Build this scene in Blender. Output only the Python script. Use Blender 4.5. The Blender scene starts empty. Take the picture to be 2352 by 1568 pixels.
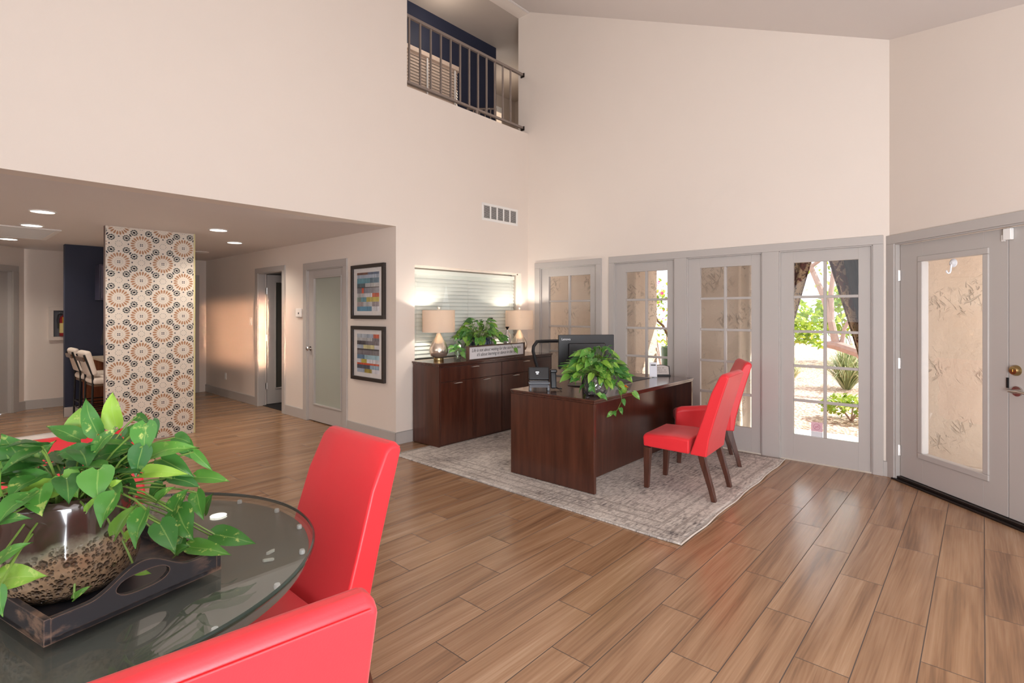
import bpy, bmesh, math, random
from mathutils import Vector, Matrix
random.seed(7)
C = bpy.context.scene.collection
SC = bpy.context.scene
PI = math.pi

def srgb(r, g, b):
    def f(c):
        c /= 255.0
        return c / 12.92 if c <= .04045 else ((c + .055) / 1.055) ** 2.4
    return (f(r), f(g), f(b), 1.0)

# ---------------------------------------------------------------- camera, world, sun, large lights, exposure
cam = bpy.data.cameras.new('camera')
cam.sensor_width = 36.0
cam.lens = 1208.0 / 2352.0 * 36.0
cam.shift_y = -0.0286
cam.clip_start = .05
camo = bpy.data.objects.new('camera', cam)
C.objects.link(camo)
camo.location = (0, 0, 1.45)
camo.rotation_euler = (PI / 2, 0, math.radians(41.85 - 90))
SC.camera = camo

w = bpy.data.worlds.new('sky')
SC.world = w
w.use_nodes = True
wb = w.node_tree.nodes['Background']
wb.inputs[0].default_value = (.86, .93, 1.0, 1)
wb.inputs[1].default_value = 2.7

def light(name, kind, loc, direction, energy, color=(1, 1, 1), size=1.0, size_y=None, spread=None, spot=None, blend=.5):
    l = bpy.data.lights.new(name, kind)
    l.energy = energy
    l.color = color
    if kind == 'AREA':
        l.shape = 'RECTANGLE'
        l.size = size
        l.size_y = size_y or size
        if spread: l.spread = spread
    elif kind == 'SUN':
        l.angle = .01
    else:
        l.shadow_soft_size = size
        if spot:
            l.spot_size = spot
            l.spot_blend = blend
    o = bpy.data.objects.new(name, l)
    C.objects.link(o)
    o.location = loc
    o.rotation_euler = Vector(direction).to_track_quat('-Z', 'Y').to_euler()
    return o

light('sun', 'SUN', (9, -3, 8), (-.45, .55, -.7), 11.0, (1, .93, .82))
# added fill lamps behind the camera: two at plain walls, one aimed at the ceiling
light('south_fill_light', 'AREA', (1.2, -2.05, 1.75), (.05, 1, .12), 50, (.88, .94, 1), 4.4, 1.6)
light('west_fill_light', 'AREA', (-3.3, 1.6, 2.4), (1, .12, .15), 58, (.88, .94, 1), 4.5, 2.4)
light('ceiling_fill_light', 'AREA', (-.2, -1.1, .9), (.85, .3, 1), 215, (.88, .94, 1), 1.4, 1.4)
# low late sun through a panelled window behind the camera: the warm patch at the end of the hall
light('late_sun', 'AREA', (1.15, -2.0, 1.25), (2.31, 10.95, -.14), 7.0, (1, .55, .33), .6, 1.0, spread=math.radians(2))

SC.view_settings.view_transform = 'Standard'
SC.view_settings.look = 'None'
SC.view_settings.gamma = 1
SC.view_settings.exposure = 0.0
try: SC.view_settings.use_curve_mapping = False
except Exception: pass

# ---------------------------------------------------------------- materials
def new_mat(name):
    m = bpy.data.materials.new(name)
    m.use_nodes = True
    nt = m.node_tree
    return m, nt, nt.nodes['Principled BSDF']

def N(nt, typ, **kw):
    n = nt.nodes.new(typ)
    for k, v in kw.items():
        setattr(n, k, v)
    return n

def inp(nt, node, key, val):
    s = node.inputs[key]
    if isinstance(val, bpy.types.NodeSocket): nt.links.new(val, s)
    else: s.default_value = val

def M(nt, op, a, b=0.0, c=None):
    n = N(nt, 'ShaderNodeMath', operation=op)
    inp(nt, n, 0, a); inp(nt, n, 1, b)
    if c is not None: inp(nt, n, 2, c)
    return n.outputs[0]

def mixc(nt, f, a, b):
    n = N(nt, 'ShaderNodeMix', data_type='RGBA')
    inp(nt, n, 0, f); inp(nt, n, 6, a); inp(nt, n, 7, b)
    return n.outputs[2]

def maprange(nt, v, a, b, c=0.0, d=1.0):
    n = N(nt, 'ShaderNodeMapRange')
    for i, x in enumerate((v, a, b, c, d)): inp(nt, n, i, x)
    return n.outputs[0]

def objco(nt, scale=(1, 1, 1), rot=(0, 0, 0)):
    t = N(nt, 'ShaderNodeTexCoord')
    mp = N(nt, 'ShaderNodeMapping')
    mp.inputs['Scale'].default_value = scale
    mp.inputs['Rotation'].default_value = rot
    nt.links.new(t.outputs['Object'], mp.inputs[0])
    return mp.outputs[0]

def noise(nt, co, scale, detail=3.0, rough=.5):
    n = N(nt, 'ShaderNodeTexNoise')
    nt.links.new(co, n.inputs['Vector'])
    n.inputs['Scale'].default_value = scale
    n.inputs['Detail'].default_value = detail
    n.inputs['Roughness'].default_value = rough
    return n.outputs[0]

def bump(nt, b, h, strength=.2, dist=.01):
    n = N(nt, 'ShaderNodeBump')
    n.inputs['Strength'].default_value = strength
    n.inputs['Distance'].default_value = dist
    nt.links.new(h, n.inputs['Height'])
    nt.links.new(n.outputs[0], b.inputs['Normal'])

def pmat(name, rgb, rough=.5, metal=0.0, var=.06, vscale=8.0, bmp=0.0, bscale=120.0, spec=.5, coat=0.0, emit=None, alpha=None):
    m, nt, b = new_mat(name)
    col = srgb(*rgb)
    co = objco(nt)
    n = noise(nt, co, vscale)
    lo = tuple(c * (1 - var) for c in col[:3]) + (1,)
    hi = tuple(min(1, c * (1 + var)) for c in col[:3]) + (1,)
    inp(nt, b, 'Base Color', mixc(nt, n, lo, hi))
    b.inputs['Roughness'].default_value = rough
    b.inputs['Metallic'].default_value = metal
    b.inputs['Specular IOR Level'].default_value = spec
    b.inputs['Coat Weight'].default_value = coat
    if bmp:
        bump(nt, b, noise(nt, co, bscale, 4), bmp, .004)
    if emit:
        b.inputs['Emission Color'].default_value = srgb(*emit[:3])
        b.inputs['Emission Strength'].default_value = emit[3]
    return m

def wood(name, dark, light_, stretch=(3, 40, 40), rough=.3, coat=.3, scale=1.5):
    m, nt, b = new_mat(name)
    co = objco(nt, stretch)
    n = noise(nt, co, scale, 6, .6)
    inp(nt, b, 'Base Color', mixc(nt, maprange(nt, n, .3, .7), srgb(*dark), srgb(*light_)))
    b.inputs['Roughness'].default_value = rough
    b.inputs['Coat Weight'].default_value = coat
    b.inputs['Coat Roughness'].default_value = .15
    return m

def glassmat(name, tint=(1, 1, 1), ior=1.45, rough=0.0, refl=1.0):
    m, nt, b = new_mat(name)
    nt.nodes.remove(b)
    out = nt.nodes['Material Output']
    tr = N(nt, 'ShaderNodeBsdfTransparent'); tr.inputs[0].default_value = (*tint, 1)
    gl = N(nt, 'ShaderNodeBsdfGlossy'); gl.inputs['Roughness'].default_value = rough
    fr = N(nt, 'ShaderNodeFresnel'); fr.inputs[0].default_value = ior
    # Fresnel of a two-sided thin pane: same from both sides
    geo = N(nt, 'ShaderNodeNewGeometry')
    vm = N(nt, 'ShaderNodeVectorMath', operation='DOT_PRODUCT')
    nt.links.new(geo.outputs['Normal'], vm.inputs[0]); nt.links.new(geo.outputs['Incoming'], vm.inputs[1])
    c = M(nt, 'ABSOLUTE', vm.outputs['Value'])
    r0 = ((ior - 1) / (ior + 1)) ** 2
    f5 = M(nt, 'POWER', M(nt, 'SUBTRACT', 1.0, c), 5.0)
    f = M(nt, 'MULTIPLY', M(nt, 'ADD', r0, M(nt, 'MULTIPLY', f5, 1 - r0)), refl)
    mx = N(nt, 'ShaderNodeMixShader')
    nt.links.new(f, mx.inputs[0]); nt.links.new(tr.outputs[0], mx.inputs[1]); nt.links.new(gl.outputs[0], mx.inputs[2])
    nt.links.new(mx.outputs[0], out.inputs[0])
    nt.nodes.remove(fr)
    return m

def frosted(name, tint, w_diff=.6):
    m, nt, b = new_mat(name)
    b.inputs['Base Color'].default_value = srgb(*tint)
    b.inputs['Roughness'].default_value = .25
    out = nt.nodes['Material Output']
    tl = N(nt, 'ShaderNodeBsdfTranslucent'); tl.inputs[0].default_value = srgb(*tint)
    mx = N(nt, 'ShaderNodeMixShader'); mx.inputs[0].default_value = 1 - w_diff
    nt.links.new(b.outputs[0], mx.inputs[1]); nt.links.new(tl.outputs[0], mx.inputs[2])
    nt.links.new(mx.outputs[0], out.inputs[0])
    return m

def floor_mat():
    m, nt, b = new_mat('wood_look_plank_tile')
    co = objco(nt)
    sep = N(nt, 'ShaderNodeSeparateXYZ'); nt.links.new(co, sep.inputs[0])
    X, Y = sep.outputs[0], sep.outputs[1]
    yr = M(nt, 'DIVIDE', M(nt, 'ADD', Y, .006), .2)
    row = M(nt, 'FLOOR', yr); fy = M(nt, 'FRACT', yr)
    xr = M(nt, 'DIVIDE', M(nt, 'SUBTRACT', M(nt, 'SUBTRACT', X, 4.65), M(nt, 'MULTIPLY', row, .315)), .945)
    px = M(nt, 'FLOOR', xr); fx = M(nt, 'FRACT', xr)
    comb = N(nt, 'ShaderNodeCombineXYZ'); inp(nt, comb, 0, row); inp(nt, comb, 1, px)
    wn = N(nt, 'ShaderNodeTexWhiteNoise', noise_dimensions='3D'); nt.links.new(comb.outputs[0], wn.inputs['Vector'])
    rnd = wn.outputs['Value']
    # grain along the plank, shifted per plank
    shift = N(nt, 'ShaderNodeVectorMath', operation='MULTIPLY_ADD')
    nt.links.new(wn.outputs['Color'], shift.inputs[0]); shift.inputs[1].default_value = (30, 30, 30); nt.links.new(co, shift.inputs[2])
    # the grain of each plank drifts a little off its length
    sp2 = N(nt, 'ShaderNodeSeparateXYZ'); nt.links.new(shift.outputs[0], sp2.inputs[0])
    ysk = M(nt, 'ADD', sp2.outputs[1], M(nt, 'MULTIPLY', sp2.outputs[0], M(nt, 'MULTIPLY', M(nt, 'SUBTRACT', rnd, .5), .07)))
    cb2 = N(nt, 'ShaderNodeCombineXYZ'); inp(nt, cb2, 0, sp2.outputs[0]); inp(nt, cb2, 1, ysk); inp(nt, cb2, 2, sp2.outputs[2])
    def grain(sc, scale, det, dist):
        mp = N(nt, 'ShaderNodeMapping'); mp.inputs['Scale'].default_value = sc
        nt.links.new(cb2.outputs[0], mp.inputs[0])
        n = N(nt, 'ShaderNodeTexNoise'); nt.links.new(mp.outputs[0], n.inputs['Vector'])
        n.inputs['Scale'].default_value = scale; n.inputs['Detail'].default_value = det; n.inputs['Distortion'].default_value = dist
        return n.outputs[0]
    broad = grain((.5, 9, 1), 1.5, 4, .5)
    fine = grain((1.1, 46, 1), 2.2, 5, .3)
    ramp = N(nt, 'ShaderNodeValToRGB'); e = ramp.color_ramp.elements
    e[0].position = .28; e[0].color = srgb(*FL[0])
    e[1].position = .74; e[1].color = srgb(*FL[3])
    e2 = e.new(.44); e2.color = srgb(*FL[1])
    e3 = e.new(.58); e3.color = srgb(*FL[2])
    v = M(nt, 'ADD', M(nt, 'ADD', M(nt, 'MULTIPLY', broad, .66), M(nt, 'MULTIPLY', fine, .34)), M(nt, 'MULTIPLY', M(nt, 'SUBTRACT', rnd, .5), .07))
    nt.links.new(v, ramp.inputs[0])
    gy = M(nt, 'MINIMUM', fy, M(nt, 'SUBTRACT', 1.0, fy))
    gx = M(nt, 'MINIMUM', fx, M(nt, 'SUBTRACT', 1.0, fx))
    gl = M(nt, 'MAXIMUM', M(nt, 'LESS_THAN', M(nt, 'MULTIPLY', gy, .2), .0021), M(nt, 'LESS_THAN', M(nt, 'MULTIPLY', gx, .945), .0021))
    inp(nt, b, 'Base Color', mixc(nt, gl, ramp.outputs[0], srgb(84, 70, 62)))
    inp(nt, b, 'Roughness', M(nt, 'ADD', M(nt, 'MULTIPLY', fine, .12), M(nt, 'ADD', .17, M(nt, 'MULTIPLY', gl, .4))))
    h = M(nt, 'SUBTRACT', M(nt, 'MULTIPLY', fine, .25), gl)
    bump(nt, b, h, .12, .002)
    return m
HALLW = 70
FL = [(108, 80, 60), (148, 112, 83), (168, 132, 101), (192, 160, 130)]

def stucco_mat(name, rgb):
    m, nt, b = new_mat(name)
    co = objco(nt)
    n1 = noise(nt, co, 2.5, 6, .6)
    body = noise(nt, co, 9, 8, .62)
    mask = maprange(nt, noise(nt, co, 3.2, 3, .5), .48, .60)
    def strokes(sc, rot, scale):
        mp = N(nt, 'ShaderNodeMapping', vector_type='TEXTURE'); mp.inputs['Scale'].default_value = tuple(1 / q for q in sc); mp.inputs['Rotation'].default_value = rot; nt.links.new(co, mp.inputs[0])
        n = N(nt, 'ShaderNodeTexNoise'); nt.links.new(mp.outputs[0], n.inputs['Vector'])
        n.inputs['Scale'].default_value = scale; n.inputs['Detail'].default_value = 2; n.inputs['Distortion'].default_value = .5
        return maprange(nt, n.outputs[0], .59, .66)
    scr = M(nt, 'MAXIMUM', M(nt, 'MAXIMUM', strokes((1, 1, 5), (.9, .2, 0), 7), strokes((1, 1, 5), (-.6, .2, .4), 7)), strokes((1, 1, 4), (1.5, -.3, .2), 9))
    scr = M(nt, 'MULTIPLY', scr, mask)
    c = srgb(*rgb); d = tuple(x * .84 for x in c[:3]) + (1,)
    inp(nt, b, 'Base Color', mixc(nt, M(nt, 'MULTIPLY', scr, .7), mixc(nt, n1, d, c), tuple(x * .55 for x in c[:3]) + (1,)))
    b.inputs['Roughness'].default_value = .9
    bump(nt, b, M(nt, 'ADD', body, M(nt, 'MULTIPLY', scr, -.5)), .8, .02)
    return m

def leaf_mat(name, dark, mid, bright, spots=True):
    m, nt, b = new_mat(name)
    at = N(nt, 'ShaderNodeAttribute'); at.attribute_name = 'leaf'
    sep = N(nt, 'ShaderNodeSeparateXYZ'); nt.links.new(at.outputs['Vector'], sep.inputs[0])
    s, t, tone = sep.outputs
    c1 = mixc(nt, maprange(nt, tone, 0, .5), srgb(*dark), srgb(*mid))
    c2 = mixc(nt, maprange(nt, tone, .5, 1), c1, srgb(*bright))
    co = objco(nt)
    if spots:
        n = noise(nt, co, 55, 3, .6); n2 = noise(nt, co, 9, 2)
        sp = M(nt, 'MULTIPLY', maprange(nt, n, .58, .66), maprange(nt, n2, .45, .6))
        c2 = mixc(nt, M(nt, 'MULTIPLY', sp, .75), c2, srgb(205, 215, 120))
    rib = M(nt, 'LESS_THAN', M(nt, 'ABSOLUTE', s), .05)
    c2 = mixc(nt, M(nt, 'MULTIPLY', rib, .35), c2, srgb(170, 200, 110))
    inp(nt, b, 'Base Color', c2)
    b.inputs['Roughness'].default_value = .32
    out = nt.nodes['Material Output']
    tl = N(nt, 'ShaderNodeBsdfTranslucent'); nt.links.new(c2, tl.inputs[0])
    mx = N(nt, 'ShaderNodeMixShader'); mx.inputs[0].default_value = .22
    nt.links.new(b.outputs[0], mx.inputs[1]); nt.links.new(tl.outputs[0], mx.inputs[2])
    nt.links.new(mx.outputs[0], out.inputs[0])
    return m

def attr_mat(name, rough=.5):
    m, nt, b = new_mat(name)
    at = N(nt, 'ShaderNodeAttribute'); at.attribute_name = 'paint'
    co = objco(nt)
    n = noise(nt, co, 60, 5, .65)
    n2 = noise(nt, objco(nt, (1, 1, 6)), 25, 4, .6)
    k = M(nt, 'ADD', .62, M(nt, 'MULTIPLY', M(nt, 'ADD', n, n2), .38))
    vm = N(nt, 'ShaderNodeVectorMath', operation='SCALE')
    nt.links.new(at.outputs['Color'], vm.inputs[0]); nt.links.new(k, vm.inputs['Scale'])
    nt.links.new(vm.outputs[0], b.inputs['Base Color'])
    b.inputs['Roughness'].default_value = rough
    return m

# ---------------------------------------------------------------- mesh helper
class MB:
    def __init__(s):
        s.v = []; s.f = []; s.mi = []; s.at = []; s.paint = []
    def add(s, vs, fs, m=0, at=None, paint=None):
        o = len(s.v)
        s.v += [tuple(p) for p in vs]
        s.at += at if at else [(0, 0, 0)] * len(vs)
        for f in fs:
            s.f.append(tuple(i + o for i in f)); s.mi.append(m); s.paint.append(paint or (1, 1, 1))
        return s
    def hexa(s, p, m=0, paint=None):
        return s.add(p, [(3, 2, 1, 0), (4, 5, 6, 7), (0, 1, 5, 4), (1, 2, 6, 5), (2, 3, 7, 6), (3, 0, 4, 7)], m, paint=paint)
    def box(s, a, b, m=0, paint=None):
        x0, y0, z0 = (min(a[i], b[i]) for i in range(3)); x1, y1, z1 = (max(a[i], b[i]) for i in range(3))
        return s.hexa([(x0, y0, z0), (x1, y0, z0), (x1, y1, z0), (x0, y1, z0), (x0, y0, z1), (x1, y0, z1), (x1, y1, z1), (x0, y1, z1)], m, paint)
    def obox(s, c, size, rot=None, m=0, paint=None):
        R = rot or Matrix.Identity(3); c = Vector(c)
        hx, hy, hz = (d / 2 for d in size)
        P = [(-hx, -hy, -hz), (hx, -hy, -hz), (hx, hy, -hz), (-hx, hy, -hz), (-hx, -hy, hz), (hx, -hy, hz), (hx, hy, hz), (-hx, hy, hz)]
        return s.hexa([c + R @ Vector(p) for p in P], m, paint)
    def taper(s, c0, s0, c1, s1, m=0):
        P = []
        for c, d in ((c0, s0), (c1, s1)):
            P += [(c[0] - d[0] / 2, c[1] - d[1] / 2, c[2]), (c[0] + d[0] / 2, c[1] - d[1] / 2, c[2]), (c[0] + d[0] / 2, c[1] + d[1] / 2, c[2]), (c[0] - d[0] / 2, c[1] + d[1] / 2, c[2])]
        return s.hexa(P, m)
    def loft(s, rings, m=0, close=True):
        n = len(rings[0]); vs = [p for r in rings for p in r]; fs = []
        for k in range(len(rings) - 1):
            for i in range(n):
                j = (i + 1) % n
                fs.append((k * n + i, k * n + j, (k + 1) * n + j, (k + 1) * n + i))
        if close:
            fs.append(tuple(range(n - 1, -1, -1))); fs.append(tuple((len(rings) - 1) * n + i for i in range(n)))
        return s.add(vs, fs, m)
    def prism(s, poly, axis, lo, hi, m=0):
        """poly in the plane of the two other axes (cyclic order), extruded along axis"""
        def P(a, b, c):
            return {'x': (c, a, b), 'y': (a, c, b), 'z': (a, b, c)}[axis]
        r0 = [P(a, b, lo) for a, b in poly]; r1 = [P(a, b, hi) for a, b in poly]
        if axis == 'y': r0, r1 = r1, r0
        return s.loft([r0, r1], m)
    def tube(s, path, r, n=8, m=0, flat=1.0):
        path = [Vector(p) for p in path]; rings = []
        rr = r if isinstance(r, (list, tuple)) else [r] * len(path)
        up = Vector((0, 0, 1)); prev = None
        for i, p in enumerate(path):
            d = (path[min(i + 1, len(path) - 1)] - path[max(i - 1, 0)]).normalized()
            if prev is None:
                a = d.cross(up)
                if a.length < 1e-3: a = d.cross(Vector((1, 0, 0)))
            else:
                a = prev - d * prev.dot(d)
                if a.length < 1e-4: a = d.cross(up)
            a.normalize(); prev = a; b = d.cross(a)
            rings.append([p + (a * math.cos(2 * PI * k / n) + b * math.sin(2 * PI * k / n) * flat) * rr[i] for k in range(n)])
        return s.loft(rings, m)
    def lathe(s, prof, n=32, c=(0, 0, 0), m=0, close=True):
        rings = [[(c[0] + r * math.cos(2 * PI * k / n), c[1] + r * math.sin(2 * PI * k / n), c[2] + z) for k in range(n)] for r, z in prof]
        return s.loft(rings, m, close)
    def cyl(s, a, b, r, n=20, m=0):
        return s.tube([a, b], r, n, m)
    def ball(s, c, r, n=12, m=0, sz=1.0):
        k = max(6, n // 2)
        prof = [(max(1e-4, r * math.sin(PI * i / k)), -r * sz * math.cos(PI * i / k)) for i in range(k + 1)]
        return s.lathe(prof, n, c, m)
    def disc(s, c, r, nrm=(0, 0, 1), n=24, m=0, sy=1.0):
        q = Vector(nrm).to_track_quat('Z', 'Y'); c = Vector(c)
        return s.add([c + q @ Vector((r * math.cos(2 * PI * k / n), r * sy * math.sin(2 * PI * k / n), 0)) for k in range(n)], [tuple(range(n))], m)
    def leaf(s, base, tip, width, hint, tone, droop=.12, fold=.28, m=0):
        base = Vector(base); tip = Vector(tip); d = tip - base; L = d.length; d.normalize()
        nn = Vector(hint); nn = nn - d * nn.dot(d)
        if nn.length < 1e-3: nn = Vector((0, 0, 1)) - d * d.z
        nn.normalize(); b = d.cross(nn)
        ts = [0, .06, .16, .3, .45, .62, .78, .9, 1]; ws = [.3, .78, 1, .99, .88, .66, .38, .16, .0]
        ss = [-1, -.5, 0, .5, 1]; vs = []; at = []
        for t, wd in zip(ts, ws):
            for q in ss:
                te = t - .13 * abs(q) ** 1.5 * (1 - t) ** 5
                h = fold * abs(q) * wd * width * .5 + droop * L * (4 * t * (1 - t)) * .6 - .02 * L * math.sin(t * 9 + q * 2)
                vs.append(base + d * (L * te) + b * (q * wd * width * .5) + nn * h); at.append((q, t, tone))
        fs = []
        for i in range(len(ts) - 1):
            for j in range(4):
                a = i * 5 + j; fs.append((a, a + 1, a + 6, a + 5))
        return s.add(vs, fs, m, at)
    def build(s, name, mats, parent=None, loc=(0, 0, 0), rz=0.0, bevel=0.0, seg=2, smooth=False, angle=35, sub=0, recalc=True):
        me = bpy.data.meshes.new(name)
        me.from_pydata(s.v, [], s.f)
        if not isinstance(mats, (list, tuple)): mats = [mats]
        for q in mats: me.materials.append(q)
        if len(mats) > 1: me.polygons.foreach_set('material_index', s.mi)
        if any(a != (0, 0, 0) for a in s.at):
            a = me.attributes.new('leaf', 'FLOAT_VECTOR', 'POINT')
            a.data.foreach_set('vector', [c for t in s.at for c in t])
        if any(p != (1, 1, 1) for p in s.paint):
            a = me.attributes.new('paint', 'FLOAT_COLOR', 'FACE')
            a.data.foreach_set('color', [c for t in s.paint for c in (*t[:3], 1)])
        me.update()
        if recalc:
            bm = bmesh.new(); bm.from_mesh(me); bmesh.ops.recalc_face_normals(bm, faces=bm.faces); bm.to_mesh(me); bm.free()
        if smooth or sub:
            me.polygons.foreach_set('use_smooth', [True] * len(me.polygons))
            if not sub: me.set_sharp_from_angle(angle=math.radians(angle))
        o = bpy.data.objects.new(name, me); C.objects.link(o)
        o.location = loc; o.rotation_euler = (0, 0, rz)
        if parent: o.parent = parent
        if bevel:
            b = o.modifiers.new('bevel', 'BEVEL'); b.width = bevel; b.segments = seg; b.limit_method = 'ANGLE'; b.angle_limit = math.radians(40)
            me.polygons.foreach_set('use_smooth', [True] * len(me.polygons))
            b.harden_normals = True
        if sub:
            d = o.modifiers.new('sub', 'SUBSURF'); d.levels = sub; d.render_levels = sub
        return o

def tag(o, label, cat, group=None, kind=None):
    if label: o['label'] = label
    if cat: o['category'] = cat
    if group: o['group'] = group
    if kind: o['kind'] = kind
    return o

def thing(name, label, cat, loc=(0, 0, 0), rz=0.0, group=None, kind=None):
    o = bpy.data.objects.new(name, None); C.objects.link(o)
    o.empty_display_size = .1
    o.location = loc; o.rotation_euler = (0, 0, rz)
    return tag(o, label, cat, group, kind)

def struct(o, label=None):
    o['kind'] = 'structure'
    if label: o['label'] = label
    return o

def dup(root, loc, rz, label, group=None):
    r = root.copy(); C.objects.link(r); r.location = loc; r.rotation_euler = (0, 0, rz); r['label'] = label
    if group: r['group'] = group
    for ch in root.children:
        c = ch.copy(); C.objects.link(c); c.parent = r
        for g in ch.children:
            d = g.copy(); C.objects.link(d); d.parent = c
    return r

def text_obj(name, body, size, mat_, parent, M4, shear=0.0, extrude=.0006, align='LEFT', spacing=1.0):
    cu = bpy.data.curves.new('lettering', 'FONT'); cu.body = body; cu.size = size; cu.shear = shear; cu.extrude = extrude
    cu.align_x = align; cu.space_character = spacing
    t = bpy.data.objects.new('lettering', cu); C.objects.link(t)
    dg = bpy.context.evaluated_depsgraph_get()
    me = bpy.data.meshes.new_from_object(t.evaluated_get(dg))
    bpy.data.objects.remove(t); bpy.data.curves.remove(cu)
    me.transform(M4); me.materials.clear(); me.materials.append(mat_)
    o = bpy.data.objects.new(name, me); C.objects.link(o)
    if parent: o.parent = parent
    return o

def wall(mb, length, thick, ztop, openings, z0=0.0):
    """wall along local +x from 0 to length, room face at y=0, body to y=+thick; ztop: function of x"""
    xs = sorted({0.0, length, *[o[0] for o in openings], *[o[1] for o in openings]})
    for a, b in zip(xs, xs[1:]):
        mid = (a + b) / 2
        segs = []; z = z0
        for o in sorted([o for o in openings if o[0] <= mid <= o[1]], key=lambda o: o[2]):
            if o[2] > z + 1e-4: segs.append((z, z, o[2], o[2]))
            z = o[3]
        if ztop(mid) > z + 1e-3: segs.append((z, z, ztop(a), ztop(b)))
        for za, zb, zc, zd in segs:
            mb.hexa([(a, 0, za), (b, 0, zb), (b, thick, zb), (a, thick, za), (a, 0, zc), (b, 0, zd), (b, thick, zd), (a, thick, zc)])
    return mb

# ---------------------------------------------------------------- shared materials
WALL = pmat('cream_wall_paint', (232, 219, 208), .62, var=.012, vscale=3, bmp=.12, bscale=180)
CEIL = pmat('white_ceiling_paint', (226, 217, 212), .8, var=.012, vscale=3, bmp=.1, bscale=150)
HALLC = pmat('hall_ceiling_paint', (226, 217, 212), .8, var=.012, vscale=3, bmp=.1, bscale=150)
TRIM = pmat('grey_trim_paint', (186, 179, 174), .42, var=.015, vscale=4)
NAVY = pmat('navy_wall_paint', (36, 42, 64), .6, var=.08, vscale=6, bmp=.15, bscale=160)
LOFTW = pmat('loft_wall_paint', (196, 182, 170), .7, var=.02)
FLOOR = floor_mat()
STUCCO = stucco_mat('stucco', (216, 198, 180))
GLASS = glassmat('clear_glass')
FROST = frosted('frosted_glass', (188, 192, 180), .8)
CHROME = pmat('brushed_nickel', (205, 200, 195), .25, 1.0, var=.03)
STEEL = pmat('satin_steel', (235, 232, 230), .34, 1.0, var=.02)
BRASS = pmat('antique_brass', (170, 145, 100), .28, 1.0, var=.05)
DARKM = pmat('dark_bronze_metal', (50, 42, 38), .4, .6, var=.05)
BLACK = pmat('black_plastic', (30, 30, 33), .4, var=.05)
BLACKM = pmat('black_metal', (28, 26, 26), .4, .3, var=.05)
GREYP = pmat('grey_plastic', (92, 94, 100), .4, var=.05)
WHITE = pmat('white_plastic', (238, 234, 230), .4, var=.02)
RAIL = pmat('painted_rail_metal', (150, 136, 128), .35, .3, var=.04)
CARPET = pmat('dark_carpet', (38, 34, 36), .95, var=.25, vscale=200)
CONC = pmat('pale_concrete', (222, 214, 205), .9, var=.06, vscale=6)

# ---------------------------------------------------------------- the setting
XB, YA, XD = 5.674, 4.78, 3.436
Q = .70710678
def ceil_z(y): return 5.68 + .4395 * (y - YA)

out_ = [(-3.5, -2.2), (2.86, -2.2), (XB, .615), (XB, YA), (XB, 4.96), (5.8, 10.75), (-3.5, 10.75)]
mb = MB(); mb.prism(out_, 'z', -.12, 0)
struct(mb.build('floor', FLOOR))
# sloped ceiling
mb = MB()
a, b = -2.35, YA + .005
P = [(-3.7, a), (3.0, a), (5.9, .55), (5.9, b), (-3.7, b)]
mb.loft([[(x, y, ceil_z(y)) for x, y in P], [(x, y, ceil_z(y) + .14) for x, y in P]])
struct(mb.build('ceiling', CEIL))

# wall_north: the tall wall with the balcony, the blind window and the open hall beneath it
WN = 3.5
mb = MB()
wall(mb, 3.5 + XB, .18, lambda x: 5.84, [(0, WN + XD, 0, 2.39), (WN + 3.69, WN + 5.53, .88, 1.985), (WN + 3.584, WN + XB, 3.965, 5.655)])
struct(mb.build('wall_north', WALL, loc=(-WN, YA, 0)))
# wall_east: French doors. local x runs towards -Y from Y=4.96
RZB = -PI / 2
DO = dict(d1=(4.557, 3.645), d2=(3.385, 2.603), d3=(2.462, 1.668), d4=(1.511, .735))
H0 = 2.055
mb = MB()
yb = 4.96
wall(mb, yb - .615, .15, lambda x: ceil_z(yb - x) + .1, [(yb - p, yb - q, 0, H0) for p, q in DO.values()])
struct(mb.build('wall_east', WALL, loc=(XB, yb, 0), rz=RZB))
# wall_southeast: 45 degree wall with the double door; x runs from the corner towards the camera side
RZC = math.radians(-135)
mb = MB()
wall(mb, 3.98, .15, lambda x: ceil_z(.615 - x * Q) + .1, [(.07, 1.93, 0, 2.045)])
struct(mb.build('wall_southeast', WALL, loc=(XB, .615, 0), rz=RZC))
# wall_hall_east: the side of the closets, x towards the room
LD = 10.62 - YA - .18
mb = MB()
wall(mb, LD, .12, lambda x: 2.39, [(10.62 - 8.33, 10.62 - 7.50, 0, 2.05), (10.62 - 6.775, 10.62 - 5.85, 0, 2.015)])
struct(mb.build('wall_hall_east', WALL, loc=(XD, 10.62, 0), rz=RZB))
# hall ceiling, far walls and the shell behind the camera
mb = MB(); mb.box((-3.5, YA + .18, 2.39), (5.8, 10.9, 2.6))
struct(mb.build('ceiling_hall', HALLC))
mb = MB(); wall(mb, 5.0, .15, lambda x: 2.39, [])
struct(mb.build('wall_hall_north', WALL, loc=(.978, 10.6, 0)))
mb = MB(); wall(mb, 6.3, .15, lambda x: 2.39, [(6.3 - 1.20, 6.3 - .20, 0, 2.04)])
NW0 = (.978 - 6.3 * Q, 10.56 - 6.3 * Q)
struct(mb.build('wall_hall_northwest', WALL, loc=(*NW0, 0), rz=PI / 4))
mb = MB(); mb.box((-3.65, -2.35, 0), (-3.5, 10.7, 5.9))
struct(mb.build('wall_west', WALL))
mb = MB(); mb.box((-3.65, -2.35, 0), (2.9, -2.2, 2.7))
struct(mb.build('wall_south', WALL))
mb = MB(); mb.box((5.72, 4.96, 0), (5.84, 10.75, 2.39))
struct(mb.build('wall_closet_back', WALL))
mb = MB(); mb.box((XD + .12, 7.02, 0), (5.72, 7.12, 2.39)); mb.box((XD + .12, 9.4, 0), (5.72, 9.5, 2.39))
struct(mb.build('wall_office', WALL))
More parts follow.
